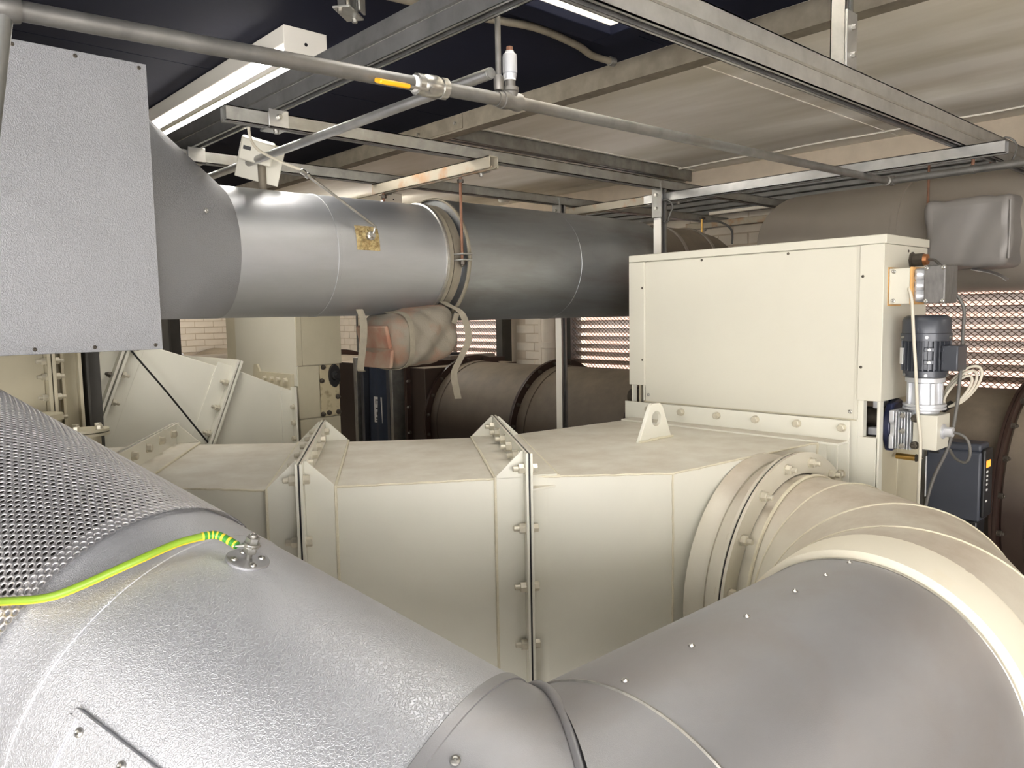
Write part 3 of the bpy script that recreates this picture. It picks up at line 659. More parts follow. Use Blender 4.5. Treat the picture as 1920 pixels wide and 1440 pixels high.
obj('tail', G().ribbon(smooth_path([(1.452, 2.38, 1.775), (1.455, 2.36, 1.73), (1.445, 2.35, 1.66), (1.436, 2.36, 1.57), (1.45, 2.37, 1.555)]), (.8, -.6, 0), .0125, .0012), M['strap'], d2)

# ================================================================ CREAM DUCT RUN (three bolted sections)
ZT, ZB = 1.30, .52
F1n, F1f = V((1.433, 1.512, 0)), V((1.838, 2.104, 0))
F2n, F2f = V((.930, 1.845, 0)), V((1.345, 2.480, 0))
F3n, F3f = V((.556, 2.247, 0)), V((.950, 2.850, 0))
def at_z(p, z): return V((p.x, p.y, z))
def prism_xy(pts, z0, z1): return G().prism([at_z(V((p[0], p[1], 0)), z0) for p in pts], (0, 0, z1 - z0))
UP, OUT, LEG, TH = .075, .048, .085, .007
def angle_flange(name, par, n_, f_, ax, gusset=True, far_gusset=True):
    """welded angle-iron flange round one end; ax points from the joint into the section"""
    v = (f_ - n_).normalized(); ax = V(ax).normalized(); L = (f_ - n_).length; g = G()
    P = lambda a, o, z: n_ + v * a + ax * o + V((0, 0, z))
    def plate(a0, a1, o0, o1, z0, z1): g.hexa([P(a0, o0, z0), P(a1, o0, z0), P(a1, o1, z0), P(a0, o1, z0)], [P(a0, o0, z1), P(a1, o0, z1), P(a1, o1, z1), P(a0, o1, z1)])
    o0, o1 = .0025, .0025 + TH
    plate(-OUT, L + OUT, o0, o1, ZT - .002, ZT + UP)                       # upright on top
    plate(-OUT, .002, o0, o1, ZB - .05, ZT); plate(L - .002, L + OUT, o0, o1, ZB - .05, ZT)
    plate(0, L, o1, LEG, ZT - .001, ZT + .006)                             # legs lying on the duct
    plate(-.006, .001, o1, LEG, ZB - .02, ZT + .004); plate(L - .001, L + .006, o1, LEG, ZB - .02, ZT + .004)
    for a, on in ((-.006, gusset), (L - .001, far_gusset)):
        if on: g.prism([P(a, o1, ZT), P(a, LEG, ZT), P(a, LEG, ZT + .008), P(a, o1 + .006, ZT + UP), P(a, o1, ZT + UP)], v * .007)
        else: g.prism([P(a - OUT * .8, o1, ZT - .03), P(a, LEG, ZT - .03), P(a, o1, ZT - .03)], (0, 0, .007))
    fo = obj(name, g, M['beige'], par, .0012, smooth=0)
    w_ = [P(-.004, LEG + .003, ZB), P(-.004, LEG + .003, ZT + .003), P(L, LEG + .003, ZT + .003)]
    obj('weld_bead', G().tube([w_[0].lerp(w_[1], k / 12) for k in range(12)] + [w_[1].lerp(w_[2], k / 12) for k in range(13)], .0045, 6), M['weld'], fo)
    return fo
def gasket(par, n_, f_, ax):
    v = (f_ - n_).normalized(); ax = V(ax).normalized(); L = (f_ - n_).length; g = G()
    P = lambda a, o, z: n_ + v * a + ax * o + V((0, 0, z))
    for a0, a1, z0, z1 in ((-OUT + .004, L + OUT - .004, ZT, ZT + UP - .004), (-OUT + .004, .0, ZB, ZT), (L, L + OUT - .004, ZB, ZT)):
        g.hexa([P(a0, -.0024, z0), P(a1, -.0024, z0), P(a1, .0024, z0), P(a0, .0024, z0)], [P(a0, -.0024, z1), P(a1, -.0024, z1), P(a1, .0024, z1), P(a0, .0024, z1)])
    return obj('gasket', g, M['black'], par, smooth=0)
def joint_bolts(par_h, par_n, n_, f_, ax, k=5, heads_on=1):
    v = (f_ - n_).normalized(); ax = V(ax).normalized(); L = (f_ - n_).length; o = .0025 + TH
    spots = [(L * (j + .6) / k, ZT + .047) for j in range(k)] + [(-OUT * .55, ZT + .03 - .165 * j) for j in range(5)]
    for a, z in spots:
        p = n_ + v * a + V((0, 0, z))
        fix('bolt', B_HEAD if heads_on > 0 else B_BIG, par_h, p + ax * o, ax, random.random())
        fix('nut', B_BIG if heads_on > 0 else B_HEAD, par_n, p - ax * o, -ax, random.random())
def legs(par, pts):
    for x, y in pts: obj('support_leg', G().box(x - .03, x + .03, y - .03, y + .03, 0, ZB), M['beige_old'], par)

v1 = (F1f - F1n).normalized(); v2 = (F2f - F2n).normalized(); v3 = (F3f - F3n).normalized()
nrm = lambda v: V((v.y, -v.x, 0))                       # toward the damper (right) side
sr = thing('duct_section', (2.1, 1.6, ZB), 'cream angled duct section with lifting lug joining the tall damper casing', 'duct')
A_, B_, C_ = V((1.741, 1.248, 0)), V((2.535, 1.183, 0)), V((2.535, 2.02, 0))
obj('body', prism_xy([A_, B_, C_, F1f, F1n], ZB, ZT), M['beige'], sr, .004)
angle_flange('flange', sr, F1n, F1f, nrm(v1), False)
# flange against the damper
g = G()
g.box(2.545, 2.553, 1.115, 2.07, ZT - .0, 1.372); g.box(2.545, 2.553, 1.115, 1.19, ZB, ZT); g.box(2.545, 2.553, 2.015, 2.07, ZB, ZT)
g.box(2.47, 2.545, 1.183, 2.03, ZT - .001, ZT + .006); g.box(2.47, 2.545, 1.118, 1.19, ZT - .003, ZT + .005); g.box(2.535, 2.545, 1.15, 1.19, ZB, ZT)
obj('end_flange', g, M['beige'], sr, .0012, smooth=0)
for y in (1.944, 1.784, 1.621, 1.459, 1.298, 1.139): fix('bolt', B_HEAD, sr, (2.545, y, 1.347), (-1, 0, 0), random.random())
for z in (1.19, 1.03, .87): fix('bolt', B_HEAD, sr, (2.545, 1.138, z), (-1, 0, 0), random.random())
# weld beads on the edges
def bead(par, pts, r=.0032):
    P = []
    for a, b in zip(pts[:-1], pts[1:]):
        a, b = V(a), V(b); k = max(2, int((b - a).length / .02))
        P += [a.lerp(b, j / k) + V((random.uniform(-1, 1), random.uniform(-1, 1), random.uniform(-1, 1))) * r * .35 for j in range(k)]
    P.append(V(pts[-1])); return obj('weld_bead', G().tube(P, r, 6), M['weld'], par)
bead(sr, [at_z(F1n, ZT), at_z(A_, ZT), at_z(B_, ZT)]); bead(sr, [at_z(A_, ZT), at_z(A_, ZB)]); bead(sr, [(2.47, 1.187, ZT), (2.47, 1.187, .7)], .005)
lug = obj('lifting_lug', G().prism([(2.077, 1.628, ZT), (2.262, 1.628, ZT), (2.212, 1.628, ZT + .118), (2.196, 1.628, ZT + .128), (2.150, 1.628, ZT + .128), (2.140, 1.628, ZT + .122)], (0, .014, 0)), M['beige'], sr, .0015)
cut = bpy.data.meshes.new('lug_hole'); bm = bmesh.new(); bmesh.ops.create_cone(bm, cap_ends=True, segments=28, radius1=.026, radius2=.026, depth=.1); bm.to_mesh(cut); bm.free()
# hole made by rebuilding the lug as an outline with a round inner edge
def plate_with_hole(out, cx, cz, r, y0, th, n=28):
    g = G(); pts = []
    for k in range(n):
        a = 2 * PI * k / n; dx, dz = math.cos(a), math.sin(a); best = 9
        for (x0, z0), (x1, z1) in zip(out, out[1:] + out[:1]):
            ex_, ez_ = x1 - x0, z1 - z0; den = dx * ez_ - dz * ex_
            if abs(den) < 1e-9: continue
            t = ((x0 - cx) * ez_ - (z0 - cz) * ex_) / den; s = ((x0 - cx) * dz - (z0 - cz) * dx) / den
            if t > 0 and -1e-6 <= s <= 1 + 1e-6: best = min(best, t)
        pts.append((cx + dx * best, cz + dz * best))
    for x, z in out:                                    # snap nearest ray to each corner
        k = min(range(n), key=lambda i: abs(math.atan2(z - cz, x - cx) % (2 * PI) - 2 * PI * i / n)); pts[k] = (x, z)
    inn = [(cx + r * math.cos(2 * PI * k / n), cz + r * math.sin(2 * PI * k / n)) for k in range(n)]
    F = lambda L, y: [(x, y, z) for x, z in L]
    R = [F(inn, y0), F(pts, y0), F(pts, y0 + th), F(inn, y0 + th), F(inn, y0)]
    g.rings(R, True, (False, False)); return g
old = lug.data
lug.data = mesh_of('lifting_lug', plate_with_hole([(2.077, ZT), (2.262, ZT), (2.212, ZT + .112), (2.196, ZT + .128), (2.150, ZT + .128), (2.140, ZT + .120)], 2.174, ZT + .074, .027, 1.628, .014), M['beige'], 30); bpy.data.meshes.remove(old); bpy.data.meshes.remove(cut)
bead(sr, [(2.075, 1.625, ZT + .002), (2.265, 1.625, ZT + .002)], .005)
legs(sr, [(2.3, 1.4), (2.3, 1.9)])

sm = thing('duct_section', (1.3, 2.0, ZB), 'cream box duct section between the two bolted angle flanges', 'duct')
obj('body', prism_xy([F1n, F1f, F2f, F2n], ZB, ZT), M['beige'], sm, .004)
angle_flange('flange', sm, F1n, F1f, -nrm(v1)); angle_flange('flange', sm, F2n, F2f, nrm(v2))
gasket(sm, F1n, F1f, nrm(v1)); gasket(sm, F2n, F2f, nrm(v2))
bead(sm, [at_z(F2n + nrm(v2) * .085, ZT), at_z(F1n - nrm(v1) * .085, ZT)])
legs(sm, [(1.2, 1.85), (1.5, 2.2)])
sl = thing('duct_section', (.9, 2.3, ZB), 'cream box duct section left of the bolted joint, partly behind the perforated pipe', 'duct')
obj('body', prism_xy([F2n, F2f, F3f, F3n], ZB, ZT), M['beige'], sl, .004)
angle_flange('flange', sl, F2n, F2f, -nrm(v2)); angle_flange('flange', sl, F3n, F3f, nrm(v3))
bead(sl, [at_z(F3n + nrm(v3) * .085, ZT), at_z(F2n - nrm(v2) * .085, ZT)])
legs(sl, [(.85, 2.15), (1.1, 2.5)])
sx = thing('duct_section', (.55, 2.75, ZB), 'cream duct stub beyond the left-most angle flange', 'duct')
F4n, F4f = F3n + V((-.33, .22, 0)), F3f + V((-.33, .22, 0))
obj('body', prism_xy([F3n, F3f, F4f, F4n], ZB, ZT), M['beige'], sx, .004); angle_flange('flange', sx, F3n, F3f, -nrm(v3)); gasket(sx, F3n, F3f, nrm(v3))
legs(sx, [(.5, 2.7)])
joint_bolts(sr, sm, F1n, F1f, nrm(v1), 5); joint_bolts(sm, sl, F2n, F2f, nrm(v2), 5); joint_bolts(sl, sx, F3n, F3f, nrm(v3), 5)

# ================================================================ CREAM ROUND ELBOW ON THE DUCT SIDE
ecx, ecz = 2.145, .912
el = thing('round_elbow', (ecx, 1.0, ecz - .4), 'cream segmented round elbow bolted to the duct side', 'elbow')
ny = (0, -1, 0)
obj('wall_pad', G().lathe((ecx, 1.222, ecz), ny, [(0, .392), (.045, .386), (.055, .378)], 80), M['elbow'], el)
obj('neck', G().lathe((ecx, 1.175, ecz), ny, [(0, .372), (.07, .366)], 80), M['elbow'], el)
obj('fixed_flange', G().lathe((ecx, 1.113, ecz), ny, [(0, .366), (0, .409), (.009, .409), (.009, .366)], 80, (False, False)), M['elbow'], el)
obj('gasket', G().lathe((ecx, 1.105, ecz), ny, [(0, .405), (.008, .405)], 80), M['black'], el)
fl = obj('loose_flange', G().lathe((ecx, 1.098, ecz), ny, [(0, .345), (0, .409), (.009, .409), (.009, .345)], 80, (False, False)), M['elbow'], el)
for k in range(16):
    a = math.radians(78.2 + 22.5 * k)
    p = V((ecx + .3775 * math.cos(a), 1.089, ecz + .3775 * math.sin(a))); fix('bolt', B_BIG, fl, p, ny, random.random())
    fix('bolt', B_HEAD, fl, V((p.x, 1.113, p.z)), (0, 1, 0), random.random())
er, eR, ey = .338, .392, 1.062
bxx, byy = ecx - eR, ey
obj('spigot', G().lathe((ecx, 1.098, ecz), ny, [(0, er + .004), (.036, er + .002)], 80, (False, False)), M['elbow'], el)
obj('weld_bead', G().tube([(ecx + (er + .004) * math.cos(a), 1.058, ecz + (er + .004) * math.sin(a)) for a in [2 * PI * k / 80 for k in range(81)]], .005, 6), M['weld'], el)
def gore_ring(phi, rr=er, half=True, n=80):
    kf = 1 / math.cos(math.radians(15)) if half else 1
    out = []
    for k in range(n):
        a = 2 * PI * k / n; rho = (eR + rr * math.cos(a)) * kf
        out.append(V((bxx + rho * math.cos(math.radians(phi)), byy - rho * math.sin(math.radians(phi)), ecz + (rr + .0) * math.sin(a) - .017 * phi / 90)))
    return out
cuts = [(0, False), (15, True), (45, True), (75, True), (90, False)]
for (a, ha), (b, hb) in zip(cuts[:-1], cuts[1:]):
    obj('gore', G().rings([gore_ring(a, half=ha), gore_ring(b, half=hb)], True, (False, False)), M['elbow'], el, smooth=60)
for a in (15, 45, 75):
    rr = gore_ring(a, er + .0008); obj('weld_bead', G().tube(rr + rr[:1], .0026, 6), M['weld'], el)
# cream end collar, tapering to the clad pipe
PYR, PZR, PRR = .672, .895, .3125
obj('end_collar', G().lathe((bxx + .002, PYR, PZR), (-1, 0, 0), [(-.01, er), (.0, er + .001), (.075, .334), (.115, .330), (.120, .322), (.122, .313)], 96, (False, False)), M['collar'], el)

# ================================================================ FOREGROUND CLAD PIPES
MN = V((-1.342, .89, .301)).normalized(); MP = V((.640, .672, .891))    # mitre plane
def mitre_ring(c, d, r, n=120, off=0.0):
    d = V(d).normalized(); u, w = frame(d); out = []
    for k in range(n):
        q = V(c) + (u * math.cos(2 * PI * k / n) + w * math.sin(2 * PI * k / n)) * r
        t = -((q - MP).dot(MN)) / d.dot(MN); out.append(q + d * (t + off))
    return out
def flat_ring(c, d, r, n=120):
    d = V(d).normalized(); u, w = frame(d); return [V(c) + (u * math.cos(2 * PI * k / n) + w * math.sin(2 * PI * k / n)) * r for k in range(n)]
rp = thing('clad_pipe', (1.2, PYR, PZR - PRR), 'smooth grey sheet-clad pipe in the right foreground leading to the cream elbow', 'pipe')
rc = V((.82, PYR, PZR))
obj('mitre_length', G().rings([mitre_ring(rc, (1, 0, 0), PRR), flat_ring(rc + V((.01, 0, 0)), (1, 0, 0), PRR)], True, (False, False)), M['clad_r'], rp)
ml = obj('main_length', G().lathe((.82, PYR, PZR), (1, 0, 0), [(0, PRR), (.0005, PRR + .0012), (.806, PRR + .0012)], 128, (False, False)), M['clad_r'], rp)
obj('end_band', G().lathe((1.618, PYR, PZR), (1, 0, 0), [(0, PRR + .0012), (.001, PRR + .0028), (.010, PRR + .0028), (.0105, PRR - .02)], 128, (False, False)), M['bolts'], rp)
obj('lap_seam', G().rings([[(x, PYR + PRR * math.sin(a) * 1.0045, PZR + PRR * math.cos(a) * 1.0045) for a in [math.radians(2 + k) for k in range(5)]] for x in (.822, 1.618)], False, (False, False)), M['clad_r'], ml)
for x in (.85, 1.019, 1.188, 1.362, 1.49, 1.60):
    a = math.radians(4.0); fix('rivet', RIV, ml, (x, PYR + (PRR + .002) * math.sin(a), PZR + (PRR + .002) * math.cos(a)), (0, math.sin(a), math.cos(a)))
obj('swage_bead', G().lathe((.818, PYR, PZR), (1, 0, 0), [(0, PRR), (.0015, PRR + .003), (.004, PRR + .003), (.006, PRR + .0012)], 128, (False, False)), M['bolts'], rp)

LK = V((.671, .672, .891)); LD = V((-.342, .890, .301)).normalized(); LU = V((.934, .358, 0)).normalized(); LW = LU.cross(LD)
if LW.z < 0: LW = -LW
LR = .29
def onpipe(s, ang, r=LR):
    a = math.radians(ang); return LK + LD * s + (LW * math.cos(a) + LU * math.sin(a)) * r
def outn(ang): a = math.radians(ang); return (LW * math.cos(a) + LU * math.sin(a))
lp_ = thing('clad_pipe', LK - V((0, 0, LR)), 'embossed silver clad pipe rising to the left across the foreground', 'pipe')
obj('mitre_gore', G().rings([mitre_ring(LK, LD, LR + .004), flat_ring(LK + LD * .20, LD, LR + .001)], True, (False, False)), M['clad_r'], lp_)
lm = obj('main_length', G().lathe(LK + LD * .20, LD, [(0, LR), (.665, LR), (.666, LR - .012)], 128, (False, False)), M['clad'], lp_)
obj('shade_toned_length', G().lathe(LK + LD * .86, LD, [(0, LR - .012), (.80, LR - .012)], 96, (False, False)), M['hole_shade'], lp_)  # dark tone painted under the guard so its holes read as shade
obj('joint_band', G().lathe(LK + LD * .20, LD, [(0, LR + .001), (.001, LR + .0035), (.017, LR + .0035), (.019, LR)], 128, (False, False)), M['clad_r'], lp_)
br = mitre_ring(LK, LD, LR + .008); obj('mitre_bead', G().tube(br + br[:1], .0075, 10), M['clad_r'], lp_)
obj('lap_joint', G().lathe(LK + LD * .733, LD, [(-.001, LR), (.0, LR + .0012), (.006, LR + .0022), (.012, LR + .0014), (.10, LR + .0014)], 128, (False, False)), M['clad'], lp_)
fix('screw', SCRB, lm, onpipe(.174, -20, LR + .002), outn(-20))
# raised hatch plate with edge strips
g = G(); R = []
for i in range(13):
    R.append([onpipe(.36 + .29 * j / 2, -60 - 48 * i / 12, LR + .004) for j in range(3)])
ht = obj('hatch_plate', g.rings(R, False, (False, False)), M['clad'], lp_)
hs = G()
for s0, s1, a0, a1 in ((.36, .655, -58.0, -60.2), (.645, .660, -60, -108)):
    k = 10
    Rr = []
    for i in range(k + 1):
        a = a0 + (a1 - a0) * i / k
        Rr.append([onpipe(s0, a, LR), onpipe(s0, a, LR + .0075), onpipe(s1, a, LR + .0075), onpipe(s1, a, LR)])
    hs.rings(Rr)
obj('edge_strip', hs, M['clad'], ht, .001)
for s, a in ((.632, -62.5), (.547, -62.5), (.45, -62.5)): fix('screw', SCRB, ht, onpipe(s, a, LR + .004), outn(a))

# perforated guard sleeve: every hole is cut
ps = thing('perforated_guard', onpipe(1.3, 0), 'perforated sheet-metal guard sleeve wrapped round the left pipe', 'guard')
def perforated(s0, s1, r, pitch=.0122, hole=.0039):
    nc = int(round(2 * PI * r / pitch)); da = 2 * PI / nc; row = pitch * .866; nr = int((s1 - s0) / row)
    m = 12; th = np.arange(m) * 2 * np.pi / m
    hx = np.empty(m); hy = np.empty(m)
    for k in range(m):                                  # hexagon outline sampled at corners and edge middles
        a = th[k] + np.pi / 6; c = pitch / 2 / np.cos((a + np.pi / 6) % (np.pi / 3) - np.pi / 6); hx[k] = c * np.cos(a); hy[k] = c * np.sin(a)
    ix = hole * np.cos(th + np.pi / 6); iy = hole * np.sin(th + np.pi / 6)
    ii, jj = np.meshgrid(np.arange(nr), np.arange(nc), indexing='ij'); ii = ii.ravel(); jj = jj.ravel()
    ca = (jj + .5 * (ii % 2)) * pitch; cs = s0 + row * (ii + .5)
    px = np.concatenate([ca[:, None] + hx[None], ca[:, None] + ix[None], ca[:, None] + ix[None]], 1)
    py = np.concatenate([cs[:, None] + hy[None], cs[:, None] + iy[None], cs[:, None] + iy[None]], 1)
    rr = np.concatenate([np.full(m, r), np.full(m, r), np.full(m, r - .0016)])[None] * np.ones((len(ca), 1))
    an = px / pitch * da
    K_, D_, U_, W_ = (np.array(q) for q in (LK, LD, LU, LW))
    P = K_ + py[..., None] * D_ + rr[..., None] * (np.cos(an)[..., None] * W_ + np.sin(an)[..., None] * U_)
    P = P.reshape(-1, 3); n = len(ca); base = (np.arange(n) * 3 * m)[:, None]
    k = np.arange(m); k1 = (k + 1) % m
    q1 = np.stack([k, k1, m + k1, m + k], 1); q2 = np.stack([m + k, m + k1, 2 * m + k1, 2 * m + k], 1)
    Q = np.concatenate([q1, q2], 0)
    F = (base[:, :, None] + Q[None]).reshape(-1)
    nf = n * 2 * m
    me = bpy.data.meshes.new('perforated_sheet'); me.vertices.add(len(P)); me.vertices.foreach_set('co', P.ravel().astype(np.float32))
    me.loops.add(nf * 4); me.loops.foreach_set('vertex_index', F.astype(np.int32)); me.polygons.add(nf)
    me.polygons.foreach_set('loop_start', (np.arange(nf) * 4).astype(np.int32)); me.update(); me.validate()
    me.materials.append(M['perf']); return me
put('sheet', perforated(.838, 1.655, LR + .0085), ps)
obj('spacer_ring', G().lathe(LK + LD * .86, LD, [(0, LR), (0, LR + .0065), (.012, LR + .0065), (.012, LR)], 96, (False, False)), M['perf'], ps)

# earth stud and green-yellow cable
es = thing('earth_stud', onpipe(.652, 3.5), 'round riveted plate with zinc earth bolt on the left pipe', 'stud')
pn = outn(3.5)
obj('base_disc', G().lathe(onpipe(.652, 3.5, LR - .004), pn, [(0, .0345), (.006, .0345), (.0072, .0325), (.0066, .028), (.0066, .0)], 48, (True, False)), M['clad_r'], es)
t1 = LD - pn * LD.dot(pn); t1.normalize(); t2 = pn.cross(t1)
for k in range(4):
    a = PI / 4 + k * PI / 2 + .35; fix('rivet', RIV, es, onpipe(.652, 3.5, LR + .0026) + (t1 * math.cos(a) + t2 * math.sin(a)) * .0225, pn)
sb = onpipe(.652, 3.5, LR + .002)
obj('stud_shank', G().lathe(sb, pn, [(0, .0055), (.012, .0055), (.016, .0065)], 14), M['bolts'], es)
def hex_at(p, d, h, af):
    u, w = frame(d); R_ = af / math.sqrt(3)
    rg = lambda r, z: [V(p) + V(d).normalized() * z + (u * math.cos(PI / 3 * i + .3) + w * math.sin(PI / 3 * i + .3)) * r for i in range(6)]
    return G().rings([rg(R_ * .9, 0), rg(R_, h * .12), rg(R_, h * .88), rg(R_ * .86, h)])
obj('lower_nut', hex_at(sb + pn * .011, pn, .011, .019), M['bolts'], es)
obj('washer', G().lathe(sb + pn * .022, pn, [(0, .0125), (.0018, .0125)], 24).lathe(sb + pn * .0265, pn, [(0, .0125), (.002, .0125)], 24), M['bolts'], es)
obj('bolt_head', hex_at(sb + pn * .0285, pn, .011, .019), M['bolts'], es)
obj('bolt_tip', G().lathe(sb + pn * .039, pn, [(0, .006), (.004, .006), (.0045, .004), (.002, .0035)], 14), M['bolts'], es)
ec = thing('earth_cable', onpipe(.75, -10, LR + .012), 'green and yellow earth cable curving to the zinc earth bolt', 'cable')
lugp = sb + pn * .0245
end = lugp - (sb - V((.456, 1.212, 1.402))).normalized() * .0
cpts = [(.02, 1.50, 1.335), (.09, 1.395, 1.340), (.178, 1.301, 1.348), (.223, 1.252, 1.354), (.259, 1.229, 1.365), (.335, 1.211, 1.390), (.398, 1.213, 1.404), (.440, 1.213, 1.407)]
obj('sheath', G().tube(smooth_path(cpts, 8), .0062, 16), M['earth'], ec)
q0 = V((.438, 1.213, 1.407)); q1 = lugp + V((-.020, .008, .002))
tp = smooth_path([(.40, 1.213, 1.404), q0, V((.462, 1.207, 1.405)), q1], 10)[10:]
sl_ = obj('sleeve', G().tube(tp, .0064, 14), M['green'], ec)
for k in range(0, len(tp) - 2, 3):
    a, b = tp[k], tp[k + 1]; obj('yellow_band', G().cyl(a, a.lerp(b, .75) + (b - a) * .3, .0067, n=14), M['yel2'], sl_)
obj('cable_lug', G().obox(lugp, t1, t2, pn, .011, .011, .0018).obox((lugp + q1) / 2, (lugp - q1), t2, pn, .014, .006, .002), M['bolts'], ec, .001)
# ================================================================ TALL DAMPER CASING
DX0, DX1, DY0, DY1 = 2.575, 2.935, 1.023, 2.063
dm = thing('damper_casing', (2.75, 1.54, .5), 'tall cream damper casing with a wide front panel right of centre', 'casing')
obj('core', G().box(DX0 + .010, DX1, DY0 + .012, DY1 - .012, 1.441, 1.955), M['beige_clean'], dm, .002)
obj('lid', G().box(DX0 - .006, DX1 + .006, DY0 - .004, DY1 + .004, 1.953, 1.982), M['beige_clean'], dm, .003)
obj('front_panel', G().box(DX0 - .002, DX0 + .010, 1.112, 1.983, 1.375, 1.950), M['beige_clean'], dm, .0015)
obj('side_cover', G().box(DX0 - .010, DX0 + .012, 1.983, DY1, 1.441, 1.952), M['beige_clean'], dm, .002)
cv = obj('side_cover', G().prism([(DX0 - .010, DY0, 1.441), (DX1, DY0, 1.441), (DX1, DY0 + .012, 1.441), (DX0 + .010, DY0 + .012, 1.441), (DX0 + .010, 1.101, 1.441), (DX0 - .010, 1.101, 1.441)], (0, 0, .511)), M['beige_clean'], dm, .002)
obj('cover_fillet', G().box(DX0 - .004, DX0 + .012, 1.101, 1.112, 1.375, 1.950), M['beige_clean'], dm)
# lower frame: posts with square look-through openings, duct plate between
g = G()
g.box(DX0 + .002, DX0 + .03, 1.101, 1.998, .5, 1.375)
for a, b in ((DY0 + .012, 1.101), (1.998, DY1 - .004)):
    g.box(DX0 + .002, DX0 + .03, a, b, .5, 1.318)
g.box(DX0 + .002, DX0 + .03, 1.083, 1.101, 1.318, 1.441); g.box(DX0 + .002, DX0 + .03, DY0 + .006, DY0 + .016, .5, 1.441)
g.box(DX0 + .002, DX0 + .03, DY1 - .010, DY1 - .004, .5, 1.441); g.box(DX0 + .002, DX0 + .03, 1.990, 1.998, 1.318, 1.441)
obj('lower_frame', g, M['beige'], dm, .001, smooth=0)
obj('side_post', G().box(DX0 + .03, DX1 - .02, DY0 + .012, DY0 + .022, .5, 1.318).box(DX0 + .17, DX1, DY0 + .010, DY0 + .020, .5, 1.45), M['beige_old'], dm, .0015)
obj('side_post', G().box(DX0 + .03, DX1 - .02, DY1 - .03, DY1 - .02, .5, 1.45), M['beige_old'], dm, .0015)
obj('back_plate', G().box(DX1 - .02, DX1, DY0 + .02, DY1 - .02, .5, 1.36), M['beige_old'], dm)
obj('dark_shaft', G().cyl((2.68, 1.0, 1.375), (2.68, 1.12, 1.375), .034, n=24).cyl((2.68, 1.03, 1.375), (2.68, 1.05, 1.375), .042, n=24), M['boltd'], dm)
obj('bearing_block', G().box(2.63, 2.72, 1.045, 1.09, 1.318, 1.345).box(2.63, 2.70, 1.05, 1.075, 1.41, 1.441), M['cast'], dm, .003)
obj('dark_shaft', G().cyl((2.68, 1.99, 1.375), (2.68, 2.14, 1.375), .034, n=24), M['boltd'], dm)
obj('inner_blank', G().box(2.72, 2.73, 1.0 + .04, 1.10, 1.30, 1.45).box(2.62, 2.63, 1.985, 2.05, 1.30, 1.45), M['navyp'], dm)
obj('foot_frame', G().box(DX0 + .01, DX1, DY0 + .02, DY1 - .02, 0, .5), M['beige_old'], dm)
for y, z in ((1.711, 1.942), (1.356, 1.942), (1.09, 1.85), (1.09, 1.552), (1.983 + .01, 1.845), (1.983 + .01, 1.547)):
    fix('screw', SCR, dm, (DX0 - (.010 if y < 1.1 or y > 1.98 else .002), y, z), (-1, 0, 0))
for y, z in ((1.125, 1.40), (1.968, 1.402)): fix('screw', SCRB, dm, (DX0 - .002, y, z), (-1, 0, 0))
fix('screw', SCR, dm, (2.76, DY0, 1.935), (0, -1, 0))
obj('bottom_bead', G().box(DX0 - .003, DX0 + .006, 1.105, 1.99, 1.371, 1.376), M['beige_old'], dm)
obj('spacer_bar', G().cyl((2.70, 1.02, 1.245), (2.70, .955, 1.245), .0105, n=16), M['brass'], dm); fix('bolt', B_DK, dm, (2.70, .958, 1.245), (0, -1, 0))
fix('bolt', B_ZN, dm, (2.66, 1.033, 1.275), (0, -1, 0))
obj('stay_bar', G().cyl((2.83, 1.02, 1.46), (2.83, .93, 1.46), .010, n=14), M['brass'], dm)

# junction box on a bracket
jb = thing('junction_box', (2.66, .93, 1.75), 'grey cast junction box on a cream bracket at the casing corner', 'box')
obj('bracket', G().box(2.600, 2.70, .955, 1.021, 1.757, 1.872), M['beige_clean'], jb, .003)
obj('edge_gasket', G().box(2.597, 2.704, 1.0215, 1.0229, 1.752, 1.877), M['wood'], jb); obj('edge_gasket', G().box(2.597, 2.704, .948, .955, 1.755, 1.874), M['wood'], jb)
for z in (1.768, 1.862): fix('screw', SCRB, jb, (2.60, 1.006, z), (-1, 0, 0))
bxo = obj('cast_body', G().box(2.60, 2.71, .853, .915, 1.757, 1.876), M['castd'], jb, .004)
for y in (.860, .908):
    for z in (1.765, 1.868): fix('screw', SCRB, bxo, (2.60, y, z), (-1, 0, 0))
for z in (1.850, 1.815, 1.782):
    gb = obj('gland_boss', G().lathe((2.64, .915, z), (-.55, .85, 0), [(0, .021), (.02, .020), (.038, .0175), (.042, .013), (.042, .008), (.02, .0075)], 24), M['cast'], bxo)
    obj('gland_bore', G().lathe(V((2.64, .915, z)) + V((-.55, .85, 0)).normalized() * .0415, (-.55, .85, 0), [(0, .0085), (.0008, .0085)], 16), M['black'], gb)
cg_ = thing('cable_gland', (2.79, 1.0, 1.90), 'copper tipped cable gland on the casing side', 'gland')
obj('body', G().lathe((2.79, 1.023, 1.905), (0, -1, 0), [(0, .028), (.006, .028), (.008, .022), (.04, .022)], 8), M['boltd'], cg_)
obj('tip', G().lathe((2.79, .983, 1.905), (0, -1, 0), [(0, .020), (.012, .018), (.014, .008)], 20), M['copper'], cg_)
obj('tail', G().tube(smooth_path([(2.79, .97, 1.905), (2.78, .945, 1.90), (2.76, .92, 1.88), (2.75, .90, 1.86)]), .005, 8), M['cable_d'], cg_)

